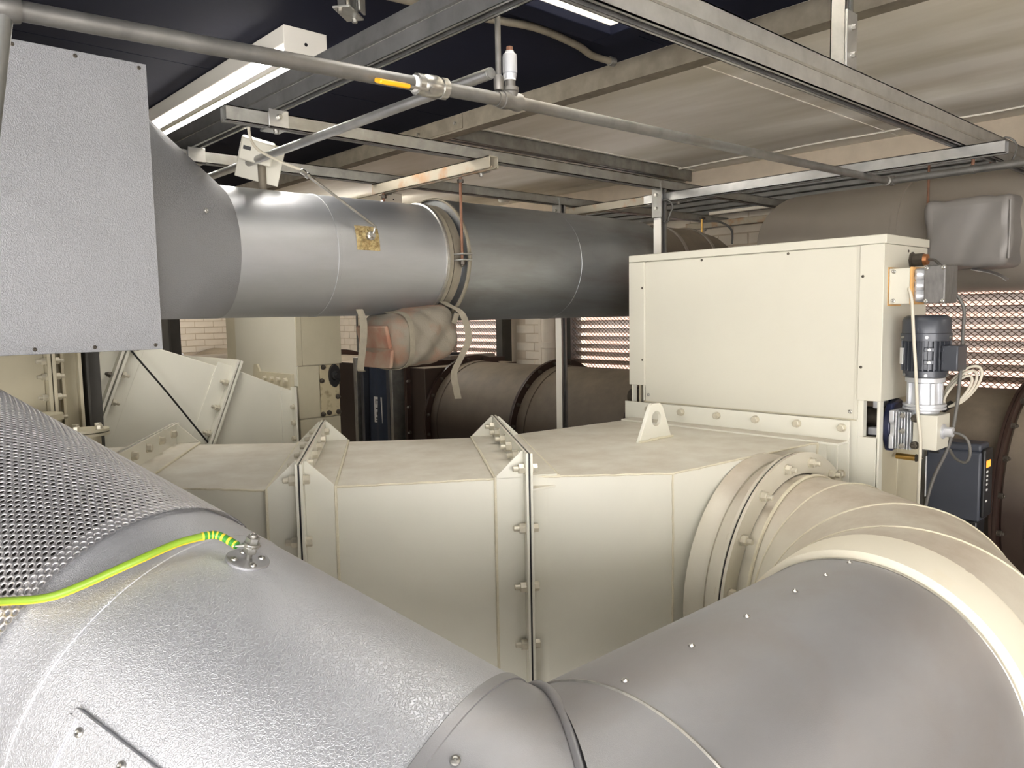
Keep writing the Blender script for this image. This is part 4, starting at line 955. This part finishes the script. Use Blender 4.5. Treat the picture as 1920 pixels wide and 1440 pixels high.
# gear motor
MX, MY = 2.665, .925
gm = thing('gear_motor', (MX, MY, 1.30), 'dark slate finned electric motor on a silver worm gearbox', 'motor')
obj('fan_cowl', G().lathe((MX, MY, 1.640), (0, 0, 1), [(0, .0745), (.022, .0745), (.024, .071), (.062, .071), (.073, .066), (.080, .056), (.081, .03)], 40), M['motor'], gm)
ms = obj('stator', G().lathe((MX, MY, 1.535), (0, 0, 1), [(0, .058), (.012, .060), (.105, .060)], 40), M['motor'], gm)
for k in range(28):
    a = 2 * PI * k / 28; c = V((math.cos(a), math.sin(a), 0)); obj('fin', G().obox(V((MX, MY, 1.591)) + c * .0645, c, c.cross(V((0, 0, 1))), (0, 0, 1), .007, .0018, .047), M['motor'], ms, smooth=0)
obj('end_shield', G().lathe((MX, MY, 1.518), (0, 0, 1), [(0, .052), (.006, .066), (.024, .066), (.03, .06)], 40), M['motor'], gm)
for k in range(6):
    a = k * PI / 3 + .35
    fix('bolt', B_SM, gm, (MX + .068 * math.cos(a), MY + .068 * math.sin(a), 1.53), (math.cos(a), math.sin(a), 0))
    fix('bolt', B_SM, gm, (MX + .0745 * math.cos(a), MY + .0745 * math.sin(a), 1.651), (math.cos(a), math.sin(a), 0))
for a, z in ((3.6, 1.572), (3.6, 1.612), (4.35, 1.572), (4.35, 1.612)):
    c = V((math.cos(a), math.sin(a), 0)); obj('fin_pad', G().obox(V((MX, MY, z)) + c * .066, c, c.cross(V((0, 0, 1))), (0, 0, 1), .008, .014, .006), M['motor'], gm, .001)
    fix('bolt', B_SM, gm, V((MX, MY, z)) + c * .074, c)
obj('terminal_box', G().box(MX - .035, MX + .05, MY - .105, MY - .055, 1.545, 1.625), M['motor'], gm, .004)
obj('name_plate', G().obox(V((MX, MY, 1.59)) + V((-.60, .8, 0)) * .073, (.8, .6, 0), (0, 0, 1), (-.6, .8, 0), .014, .026, .0012), M['label_w'], gm)
ad = obj('adapter', G().lathe((MX, MY, 1.432), (0, 0, 1), [(0, .047), (.06, .044), (.070, .044), (.074, .058), (.088, .058)], 32), M['cast'], gm)
for k in range(8):
    a = k * PI / 4; c = V((math.cos(a), math.sin(a), 0)); obj('rib', G().obox(V((MX, MY, 1.468)) + c * .048, c, c.cross(V((0, 0, 1))), (0, 0, 1), .006, .006, .035), M['cast'], ad, .001)
obj('adapter_flange', G().lathe((MX, MY, 1.416), (0, 0, 1), [(0, .055), (.002, .064), (.009, .064), (.0095, .060), (.012, .060), (.013, .064), (.019, .064)], 40), M['cast'], gm)
gx = obj('gearbox', G().box(2.610, 2.725, .935, .990, 1.292, 1.405).cyl((MX, MY, 1.40), (MX, MY, 1.418), .045, n=28), M['cast'], gm, .006)
for k in range(6):
    y = .938 + k * .009; obj('cooling_fin', G().box(2.592, 2.735, y, y + .0035, 1.288, 1.410), M['cast'], gx, .001)
obj('flange_yoke', G().prism([(2.596, .992, 1.285), (2.596, .992, 1.325), (2.606, .992, 1.335), (2.606, .992, 1.365), (2.596, .992, 1.375), (2.596, .992, 1.412), (2.73, .992, 1.412), (2.73, .992, 1.285)], (0, .016, 0)), M['cast'], gx, .003)
obj('output_hub', G().cyl((2.66, .985, 1.347), (2.66, 1.018, 1.347), .036, n=28), M['brass'], gx)
for z in (1.30, 1.398): fix('bolt', B_ZN, gx, (2.592, .962, z), (-1, 0, 0))
fix('bolt', B_ZN, gx, (2.590, .962, 1.348), (-1, 0, 0))
obj('mount_plate', G().prism([(2.635, 1.008, 1.27), (2.612, 1.008, 1.31), (2.605, 1.008, 1.35), (2.612, 1.008, 1.39), (2.635, 1.008, 1.43), (2.70, 1.008, 1.44), (2.76, 1.008, 1.41), (2.77, 1.008, 1.35), (2.74, 1.008, 1.28)], (0, .026, 0)), M['navyp'], gm, .006)
sg_ = obj('shaft_guard', G().box(2.598, 2.71, .862, .934, 1.294, 1.404), M['beige_clean'], gm, .002)
for z in (1.305, 1.392): fix('bolt', B_DK, sg_, (2.598, .926, z), (-1, 0, 0))
obj('sensor_boss', G().lathe((2.65, .862, 1.35), (0, -1, 0), [(0, .024), (.004, .024), (.006, .016), (.03, .016), (.032, .010)], 20), M['cast'], sg_)

def cable(name, pts, r, mat, label):
    t = thing(name, V(pts[0]), label, 'cable'); obj('sheath', G().tube(smooth_path(pts, 6), r, 10), M[mat], t); return t
cable('signal_cable', [(2.622, .952, 1.815), (2.600, .958, 1.805), (2.588, .945, 1.77), (2.585, .935, 1.66), (2.583, .925, 1.55), (2.580, .915, 1.42), (2.584, .905, 1.32), (2.590, .908, 1.20), (2.600, .912, 1.08), (2.61, .912, .85)], .0052, 'cable', 'cream cable drooping from the junction box past the motor')
cable('power_cable', [(2.74, .868, 1.79), (2.75, .845, 1.74), (2.74, .842, 1.66), (2.72, .84, 1.52), (2.715, .845, 1.42), (2.705, .86, 1.30), (2.69, .90, 1.18), (2.66, .915, 1.05), (2.65, .915, .85)], .0055, 'cable_d', 'grey cable running down behind the motor terminal box')
cable('sensor_cable', [(2.65, .832, 1.35), (2.65, .808, 1.345), (2.655, .79, 1.325), (2.66, .785, 1.285), (2.67, .80, 1.255), (2.69, .835, 1.26), (2.71, .86, 1.285)], .0045, 'cable_d', 'short sensor cable looping from the cream shaft guard')
cl = thing('cable_coil', (2.74, .80, 1.47), 'coiled spare grey cable tied beside the gearbox', 'cable')
for k in range(3):
    c = V((2.735 + .010 * k, .850 - .004 * k, 1.472 + .008 * k)); mj = V((.1, -.55, .83)).normalized() * (.062 + .008 * k); mn = V((.25, -.80, -.52)).normalized() * (.022 + .006 * k)
    obj('turn', G().tube([c + mj * math.cos(a) + mn * math.sin(a) for a in [2 * PI * j / 26 for j in range(27)]], .0044, 8), M['cable'], cl)
obj('tie', G().cyl((2.725, .888, 1.412), (2.755, .872, 1.428), .012, n=12), M['cable_b'], cl)
# drive unit
vf = thing('drive_unit', (3.05, .93, 0), 'slate frequency drive with a small amber display beside the brown duct', 'drive')
obj('body', G().box(3.0, 3.10, .850, 1.030, .985, 1.235), M['vfd'], vf, .008)
obj('top_cap', G().box(3.005, 3.098, .852, .985, 1.233, 1.262), M['vfd'], vf, .008)
obj('side_vent', G().box(2.9985, 3.004, .985, 1.02, 1.215, 1.238), M['vfd_d'], vf, .002)
obj('front_face', G().box(3.008, 3.092, .838, .852, 1.0, 1.245), M['vfd_d'], vf, .005)
obj('display', G().box(3.018, 3.06, .8365, .8382, 1.180, 1.204), M['amber'], vf, smooth=0, label='glowing amber display')
for z in (1.165, 1.150, 1.135, 1.120, 1.10, 1.06): obj('key', G().box(3.022, 3.036, .8365, .8382, z - .004, z + .003), M['label_w'], vf, smooth=0)
obj('white_edge', G().box(2.9975, 3.0005, 1.026, 1.030, 1.05, 1.20), M['label_w'], vf, smooth=0)
obj('mount_post', G().box(3.02, 3.08, 1.031, 1.06, 0, 1.38), M['strut'], vf)
obj('lower_cover', G().box(3.002, 3.09, .856, 1.02, .93, .985), M['vfd_d'], vf, .006)

# ================================================================ BROWN ROUND DUCT ALONG THE WALL
BXC, BZC, BRr = 3.70, .965, .43
bd2 = thing('brown_duct', (BXC, 2.5, BZC - BRr), 'large brown round duct with bolted rings running along the louvred wall', 'duct')
ey_ = (0, 1, 0)
rings_y = [-.93, -.03, .87, 1.77, 2.66, 3.56, 4.46]
for a, b in zip(rings_y[:-1], rings_y[1:]):
    obj('barrel', G().lathe((BXC, a, BZC), ey_, [(.0, BRr), (b - a, BRr)], 72, (False, False)), M['brown'], bd2)
for y in rings_y:
    fr_ = obj('flange_ring', G().lathe((BXC, y - .012, BZC), ey_, [(0, BRr - .005), (0, BRr + .048), (.010, BRr + .048), (.010, BRr + .044), (.014, BRr + .044), (.014, BRr + .048), (.024, BRr + .048), (.024, BRr - .005)], 72, (False, False)), M['brown_d'], bd2)
    obj('collar_ring', G().lathe((BXC, y - .09, BZC), ey_, [(0, BRr), (.002, BRr + .006), (.07, BRr + .008), (.078, BRr + .002)], 72, (False, False)), M['brown'], fr_)
    if y > 3 or .5 < y < 1:
        for k in range(20):
            a = 2 * PI * (k + .5) / 20; p = V((BXC + (BRr + .026) * math.cos(a), y - .012, BZC + (BRr + .026) * math.sin(a)))
            if math.cos(a) < .3 and math.sin(a) > -.5: fix('bolt', B_DK, fr_, p, (0, -1, 0))
obj('pier', G().box(3.4, 4.0, .2, .4, 0, .62).box(3.4, 4.0, 3.0, 3.2, 0, .62), M['brown_d'], bd2)
bt = thing('brown_transition', (3.7, 4.9, .5), 'brown square duct piece between the ring flange and the navy fabric joint', 'duct')
obj('body', G().box(3.25, 4.15, 4.475, 4.72, .5, 1.368), M['brown'], bt, .003)
obj('edge_flange', G().box(3.215, 4.185, 4.655, 4.672, .46, 1.405).box(3.215, 4.185, 4.676, 4.69, .46, 1.405), M['brown_d'], bt)
for z in (1.27, 1.08, .89): fix('bolt', B_DK, bt, (3.23, 4.655, z), (0, -1, 0)); fix('bolt', B_ZN, bt, (3.215, 4.64, z), (-1, 0, 0))
fix('bolt', B_DK, bt, (3.30, 4.655, 1.388), (0, -1, 0))
obj('pier', G().box(3.4, 4.0, 4.5, 4.7, 0, .5), M['brown_d'], bt)
xj = thing('expansion_joint', (3.7, 5.05, .5), 'navy fabric expansion joint clamped between grey steel frames', 'joint')
R = []
for k in range(13):
    t_ = k / 12; o_ = .035 * math.sin(PI * t_) + .008 * math.sin(t_ * 19)
    y = 4.84 + .40 * t_; R.append([(3.245 - o_, y, .48), (3.245 - o_ - .01, y, .9), (3.245 - o_, y, 1.352 + o_), (4.15 + o_, y, 1.352 + o_), (4.15 + o_, y, .48)])
obj('fabric_sleeve', G().rings(R, True, (False, False)), M['navyfab'], xj, smooth=50)
for y0, y1 in ((4.80, 4.835), (4.845, 4.88), (5.20, 5.24), (5.30, 5.345)):
    obj('clamp_frame', G().box(3.185, 4.21, y0, y1, .42, 1.425), M['motor' if y0 in (4.845, 5.20) else 'strut'], xj, .003)
obj('side_tag', G().obox((3.204, 5.03, 1.03), (0, 1, 0), (0, 0, 1), (1, 0, 0), .055, .10, .0012), M['label_w'], xj)
for k, (z, h, w, oy) in enumerate(((1.105, .008, .034, 0), (1.085, .030, .006, .028), (1.085, .030, .006, -.028), (1.04, .008, .034, 0), (1.00, .024, .02, 0), (.965, .010, .030, 0), (.945, .010, .02, .01))):
    obj('printed_mark', G().obox((3.2022, 5.03 + oy, z), (0, 1, 0), (0, 0, 1), (1, 0, 0), w, h / 2, .0004), M['ink'], xj, smooth=0)
obj('base', G().box(3.4, 4.0, 4.95, 5.15, 0, .48), M['brown_d'], xj)
bf = thing('brown_duct', (3.7, 7.2, .5), 'brown duct continuing beyond the navy fabric joint', 'duct')
obj('body', G().box(3.25, 4.15, 5.36, 5.75, .5, 1.375), M['brown'], bf, .003)
obj('barrel', G().lathe((BXC, 5.75, BZC), ey_, [(0, BRr), (3.7, BRr)], 56), M['brown'], bf)
for y in (6.4, 7.3, 8.2): obj('flange_ring', G().lathe((BXC, y, BZC), ey_, [(0, BRr + .048), (.024, BRr + .048)], 56), M['brown_d'], bf)
obj('pier', G().box(3.4, 4.0, 6.0, 6.2, 0, .62), M['brown_d'], bf)
# second brown duct further left, seen through the gap above the inclined section
b3 = thing('brown_duct', (2.5, 6.9, .9), 'far brown duct with a dark ring flange before the left brick wall', 'duct')
obj('barrel', G().lathe((2.05, 7.2, 1.12), ex, [(0, .30), (1.2, .30)], 48), M['brown'], b3)
for x in (2.45, 3.1): obj('flange_ring', G().lathe((x, 7.2, 1.12), ex, [(0, .35), (.03, .35)], 48), M['brown_d'], b3)
obj('pier', G().box(2.6, 2.8, 7.0, 7.4, 0, .84), M['brown_d'], b3)
dp = thing('downpipe', (4.50, 4.46, 0), 'cream downpipe on the brick pier between two louvred windows', 'pipe')
obj('pipe', G().cyl((4.50, 4.46, 0), (4.50, 4.46, 2.36), .058, n=24), M['wallc'], dp)
obj('pipe_socket', G().lathe((4.50, 4.46, 1.46), (0, 0, 1), [(0, .059), (.004, .064), (.05, .064), (.052, .059)], 24), M['wallc'], dp)
wp2 = thing('window_post', (4.5, 5.0, 0), 'dark steel post at the edge of the louvred window', 'post')
obj('web', G().box(4.46, 4.57, 4.985, 5.025, 0, 2.37), M['frame'], wp2, .002); obj('face_flange', G().box(4.44, 4.465, 4.965, 5.045, 0, 2.37), M['frame'], wp2, .002)
lst = thing('leaning_stick', (4.5, 5.75, 1.3), 'thin rod leaning against the louvre guard', 'rod')
obj('shaft', G().cyl((4.52, 5.62, 1.30), (4.55, 5.48, 1.95), .006, n=8), M['rod'], lst)

# ================================================================ GREY LAGGED DUCT, UPPER RIGHT
gd = thing('lagged_duct', (3.95, .9, 2.07), 'grey lagged round duct below the eaves beam at the upper right', 'duct')
GX, GZ, GR = 3.95, 2.075, .265
R = [[V((GX, y0 + GR * .55 * -math.cos(a) * (1 if m_k else 0), GZ)) + V((math.cos(a) * GR, 0, math.sin(a) * GR)) for a in [2 * PI * k / 64 for k in range(64)]] for y0, m_k in ((-1.6, 0), (1.97, 1))]
obj('lagging', G().rings(R), M['jacket_d'], gd)
R2 = [R[1], [p + V((.02 + .3, .10, -.55)) for p in R[1]]]
obj('turned_end', G().rings(R2), M['jacket_d'], gd)
for y in (1.42, .45, -.3): obj('lap_band', G().lathe((GX, y, GZ), ey_, [(0, GR), (.002, GR + .004), (.03, GR + .004), (.032, GR)], 64, (False, False)), M['jacket_d'], gd)
obj('swollen_cuff', G().lathe((GX, .05, GZ + .03), ey_, [(0, GR), (.06, .35), (.20, .40), (.55, .405), (.70, .39), (.76, .34), (.79, GR)], 64), M['jacket_d'], gd)
jk = thing('fabric_jacket', (3.65, 1.1, 1.9), 'grey fabric insulation jacket hung on the lagged duct', 'jacket')
R = []
jx0, jx1, jy0, jy1, jz0, jz1 = 3.56, 3.98, .935, 1.262, 1.905, 2.195
g = G().box(jx0, jx1, jy0, jy1, jz0, jz1)
jo = obj('cover', g, M['jacket'], jk)
bm = bmesh.new(); bm.from_mesh(jo.data); bmesh.ops.bevel(bm, geom=list(bm.edges), offset=.035, segments=4, affect='EDGES', profile=.6)
bmesh.ops.subdivide_edges(bm, edges=[e for e in bm.edges if e.calc_length() > .08], cuts=7, use_grid_fill=True)
for v in bm.verts:
    p = v.co; v.co += v.normal * ((.004 * math.sin(p.y * 31 + p.z * 17) + .003 * math.sin(p.z * 43 - p.x * 20)) + .003 * math.sin(p.y * 67 + p.z * 29))
for f in bm.faces: f.smooth = True
bm.to_mesh(jo.data); bm.free()
obj('piping', G().tube([(jx0 + .004, jy0 + .006, jz0 + .03), (jx0 + .002, jy0 + .004, (jz0 + jz1) / 2), (jx0 + .004, jy0 + .006, jz1 - .03)], .005, 8), M['jacket'], jk)
obj('loose_flap', G().ribbon(smooth_path([(3.60, 1.08, 1.90), (3.62, 1.02, 1.885), (3.61, .98, 1.868), (3.62, .955, 1.85)]), (1, 0, .2), .02, .0015), M['jacket'], jk)
for k, (x, y) in enumerate(((3.70, 1.295), (3.86, 1.10))):
    rod('threaded_rod', x, y, 2.335 if k else 2.15, 2.47 if k else 2.42, ['thin rusty rod above the lagged duct end', 'thin rod behind the fabric jacket'][k])

# ================================================================ SECOND DAMPER AND INCLINED DUCT, LEFT
d2m = thing('damper_casing', (1.95, 4.1, .5), 'second cream damper casing behind the overhead duct on the left', 'casing')
obj('core', G().box(1.835, 2.07, 3.612, 4.50, 1.40, 2.02), M['beige_old'], d2m)
obj('front_panel', G().box(1.818, 1.835, 3.60, 4.335, 1.40, 2.02), M['beige_clean'], d2m, .002)
obj('side_cover', G().box(1.85, 2.075, 3.596, 3.612, 1.505, 2.02).box(1.820, 1.848, 3.592, 3.612, 1.505, 2.02), M['beige_old'], d2m, .002)
obj('mid_plate', G().box(1.822, 1.942, 3.596, 3.612, 1.234, 1.500), M['beige_old'], d2m, .002)
sp_ = obj('bearing_plate', G().box(1.946, 2.058, 3.598, 3.612, 1.232, 1.500), M['beige_stain'], d2m, .002)
obj('lower_plate', G().box(1.826, 2.056, 3.596, 3.612, .5, 1.228), M['beige_old'], d2m, .002)
obj('lower_core', G().box(1.835, 2.05, 3.612, 4.50, 0, 1.40), M['beige_old'], d2m)
for x, z in ((1.965, 1.49), (1.955, 1.42), (1.955, 1.245), (1.99, 1.25), (2.045, 1.25), (2.045, 1.33)): fix('bolt', B_DK, sp_, (x, 3.598, z), (0, -1, 0))
bb_ = obj('bearing', G().prism([(2.026 + .032 * math.cos(a) * (1 if abs(math.sin(a)) < .8 else .7), 3.598, 1.443 + .062 * math.sin(a)) for a in [2 * PI * k / 16 for k in range(16)]], (0, -.016, 0)).lathe((2.026, 3.584, 1.443), (0, -1, 0), [(0, .026), (.016, .022), (.018, .012), (.03, .012)], 20), M['black'], d2m, .001)
obj('top_flange', G().box(1.800, 1.818, 3.63, 4.03, 1.385, 1.462).box(1.72, 1.80, 3.63, 4.03, 1.385, 1.392), M['beige_old'], d2m, .001)
for y in (3.68, 3.76, 3.84, 3.92): fix('bolt', B_HEAD, d2m, (1.80, y, 1.43), (-1, 0, 0))
obj('lug', G().prism([(1.803, 4.00, 1.462), (1.803, 4.03, 1.50), (1.803, 4.07, 1.50), (1.803, 4.09, 1.43), (1.803, 4.0, 1.43)], (.01, 0, 0)), M['beige_old'], d2m)

def slab_y(pts, y0, y1): return G().prism([(x, y0, z) for x, z in pts], (0, y1 - y0, 0))
YF, YB = 3.62, 4.40
def tilt_flange(par, top, bot, w=.075, th=.012):
    """flange plate standing proud of the duct, seen on edge from the near side"""
    tx, tz = top; bx_, bz_ = bot; d = V((bx_ - tx, 0, bz_ - tz)); L = d.length; d.normalize(); nn = V((d.z, 0, -d.x))
    g = G(); c = V((tx, 0, tz)) + d * L / 2
    g.obox(V((c.x, (YF + YB) / 2, c.z)), d, (0, 1, 0), nn, L / 2 + .03, (YB - YF) / 2 + .05, th / 2)
    return obj('flange', g, M['beige'], par, .001, smooth=0), d, nn
da, db = (1.515, 1.520), (1.19, .72)
ea, eb = (1.045, 1.690), (.735, .92)
s1_ = thing('inclined_duct', (1.65, 4.0, .5), 'cream wedge duct between the second damper and the tilted flange', 'duct')
obj('body', slab_y([(1.80, 1.378), (da[0] + .01, da[1] - .02), (db[0] + .01, db[1]), (1.80, .60)], YF, YB), M['beige'], s1_, .003)
obj('edge_angle', G().box(1.735, 1.80, YF - .008, YF, .6, 1.385).box(1.790, 1.80, YF - .05, YF, .6, 1.40), M['beige'], s1_, .001)
for z in (1.30, 1.22, 1.14): fix('bolt', B_HEAD, s1_, (1.79, YF - .03, z), (-1, 0, 0))
f_, dd, nn_ = tilt_flange(s1_, da, db)
obj('leg', G().box(1.3, 1.4, 3.9, 4.0, 0, .7), M['beige_old'], s1_)
s2_ = thing('inclined_duct', (1.2, 4.0, .7), 'cream inclined duct section crossed by a black cable', 'duct')
off = V((-.92, 0, .39)) * .014
obj('body', slab_y([(da[0] - .02, da[1] - .02), (db[0] - .02, db[1]), (eb[0] + .02, eb[1]), (ea[0] + .02, ea[1] - .03)], YF, YB), M['beige'], s2_, .003)
f2_, _, _ = tilt_flange(s2_, (da[0] - .016, da[1] + .006), (db[0] - .016, db[1] + .006)); f3_, de, ne = tilt_flange(s2_, (ea[0] + .008, ea[1]), (eb[0] + .008, eb[1]))
def strip(par, top, dvec, nvec, side, L, w=.07):
    g = G(); c = V((top[0], YF - .004, top[1])) + dvec * (L / 2) + nvec * side * (w / 2 + .008)
    g.obox(c, dvec, nvec, (0, 1, 0), L / 2, w / 2, .004); return obj('leg_strip', g, M['beige'], par, .001)
strip(s2_, (da[0] - .016, da[1]), dd, nn_, 1 if nn_.x < 0 else -1, .8); strip(s2_, ea, de, ne, -1 if ne.x < 0 else 1, .8)
for k in range(5):
    p = V((da[0] - .03, YF - .028, da[1])) + dd * (.08 + .125 * k); fix('bolt', B_BIG, s2_, p, nn_ if nn_.x < 0 else -nn_)
    p = V((ea[0] + .02, YF - .028, ea[1])) + de * (.06 + .125 * k); fix('bolt', B_BIG, s2_, p, ne if ne.x > 0 else -ne)
s3_ = thing('inclined_duct', (.9, 4.0, .8), 'cream duct end left of the upper tilted flange', 'duct')
obj('body', slab_y([(ea[0] - .02, ea[1] - .02), (eb[0] - .02, eb[1]), (.66, 1.0), (.70, 1.75), (.885, 1.83)], YF, YB), M['beige'], s3_, .003)
f4_, _, _ = tilt_flange(s3_, (ea[0] - .010, ea[1] + .006), (eb[0] - .010, eb[1] + .006)); strip(s3_, (ea[0] - .01, ea[1]), de, ne, 1 if ne.x < 0 else -1, .8)
for k in range(5):
    p = V((ea[0] - .024, YF - .028, ea[1])) + de * (.06 + .125 * k); fix('bolt', B_DK, s3_, p, -(ne if ne.x > 0 else -ne))
obj('leg', G().box(.75, .8, 3.9, 4.0, 0, 1.0), M['beige_old'], s3_)
lg_ = obj('flange_lug', plate_with_hole([(1.05, 1.66), (1.16, 1.62), (1.13, 1.72), (1.06, 1.73)], 1.10, 1.685, .018, YF + .1, .01), M['beige_old'], s2_)
cable('control_cable', [(.985, 3.56, 1.70), (1.04, 3.565, 1.61), (1.18, 3.58, 1.42), (1.35, 3.59, 1.175), (1.50, 3.60, .97)], .0042, 'cable_b', 'thin black cable slanting across the inclined cream duct')
# dark upright duct at the far left, under the silver box
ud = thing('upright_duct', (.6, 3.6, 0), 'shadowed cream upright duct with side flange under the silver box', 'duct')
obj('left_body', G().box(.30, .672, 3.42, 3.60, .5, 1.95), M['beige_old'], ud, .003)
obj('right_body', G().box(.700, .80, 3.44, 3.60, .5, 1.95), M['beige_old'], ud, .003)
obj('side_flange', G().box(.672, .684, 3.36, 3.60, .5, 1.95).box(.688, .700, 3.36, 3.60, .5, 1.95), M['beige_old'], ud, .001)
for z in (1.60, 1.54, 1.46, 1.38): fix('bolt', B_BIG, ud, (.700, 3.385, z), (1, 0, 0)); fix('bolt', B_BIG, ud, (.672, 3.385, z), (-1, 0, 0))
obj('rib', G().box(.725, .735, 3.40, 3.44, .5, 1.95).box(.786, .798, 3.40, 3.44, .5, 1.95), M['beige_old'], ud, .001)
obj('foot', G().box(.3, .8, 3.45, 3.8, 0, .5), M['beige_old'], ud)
fc = thing('flange_cap', (.775, 3.25, 1.2), 'small round bolted pipe cap beside the perforated pipe', 'cap')
obj('pipe_stub', G().cyl((.775, 3.28, .0), (.775, 3.28, 1.33), .045, n=24), M['beige_old'], fc)
obj('disc', G().lathe((.775, 3.28, 1.312), (0, 0, 1), [(0, .075), (.010, .075)], 32).lathe((.775, 3.28, 1.326), (0, 0, 1), [(0, .075), (.010, .075)], 32), M['beige_old'], fc)
for k in range(4): fix('bolt', B_HEAD, fc, (.775 + .055 * math.cos(k * PI / 2 + .6), 3.28 + .055 * math.sin(k * PI / 2 + .6), 1.336), (0, 0, 1))
rs = thing('round_stub', (.62, 3.2, 1.2), 'squat cream round stub beside the upright duct', 'stub')
obj('shell', G().lathe((.595, 3.27, 0), (0, 0, 1), [(0, .09), (1.385, .09), (1.39, .098), (1.41, .098)], 36), M['beige_old'], rs)
dpst = thing('dark_upright', (.845, 3.5, 0), 'dark upright strip left of the inclined cream duct', 'post')  # dark upright in the gap beside the inclined duct
obj('web', G().box(.818, .872, 3.43, 3.49, 0, 2.2), M['frame'], dpst, .002); obj('face_flange', G().box(.814, .823, 3.40, 3.52, 0, 2.2), M['frame'], dpst, .001)
p2_ = thing('dark_upright', (2.0, 6.6, 0), 'dark steel post standing before the left brick wall', 'post')
obj('web', G().box(2.03, 2.13, 6.10, 6.14, 0, 2.5), M['frame'], p2_, .002); obj('face_flange', G().box(2.02, 2.035, 6.04, 6.2, 0, 2.5), M['frame'], p2_, .002)
p3_ = thing('conduit_drop', (4.52, 8.4, 0), 'thin grey conduit dropping down the far brick wall', 'conduit')
obj('tube', G().cyl((4.57, 7.55, 0), (4.57, 7.55, 2.3), .012, n=10), M['cable_d'], p3_)
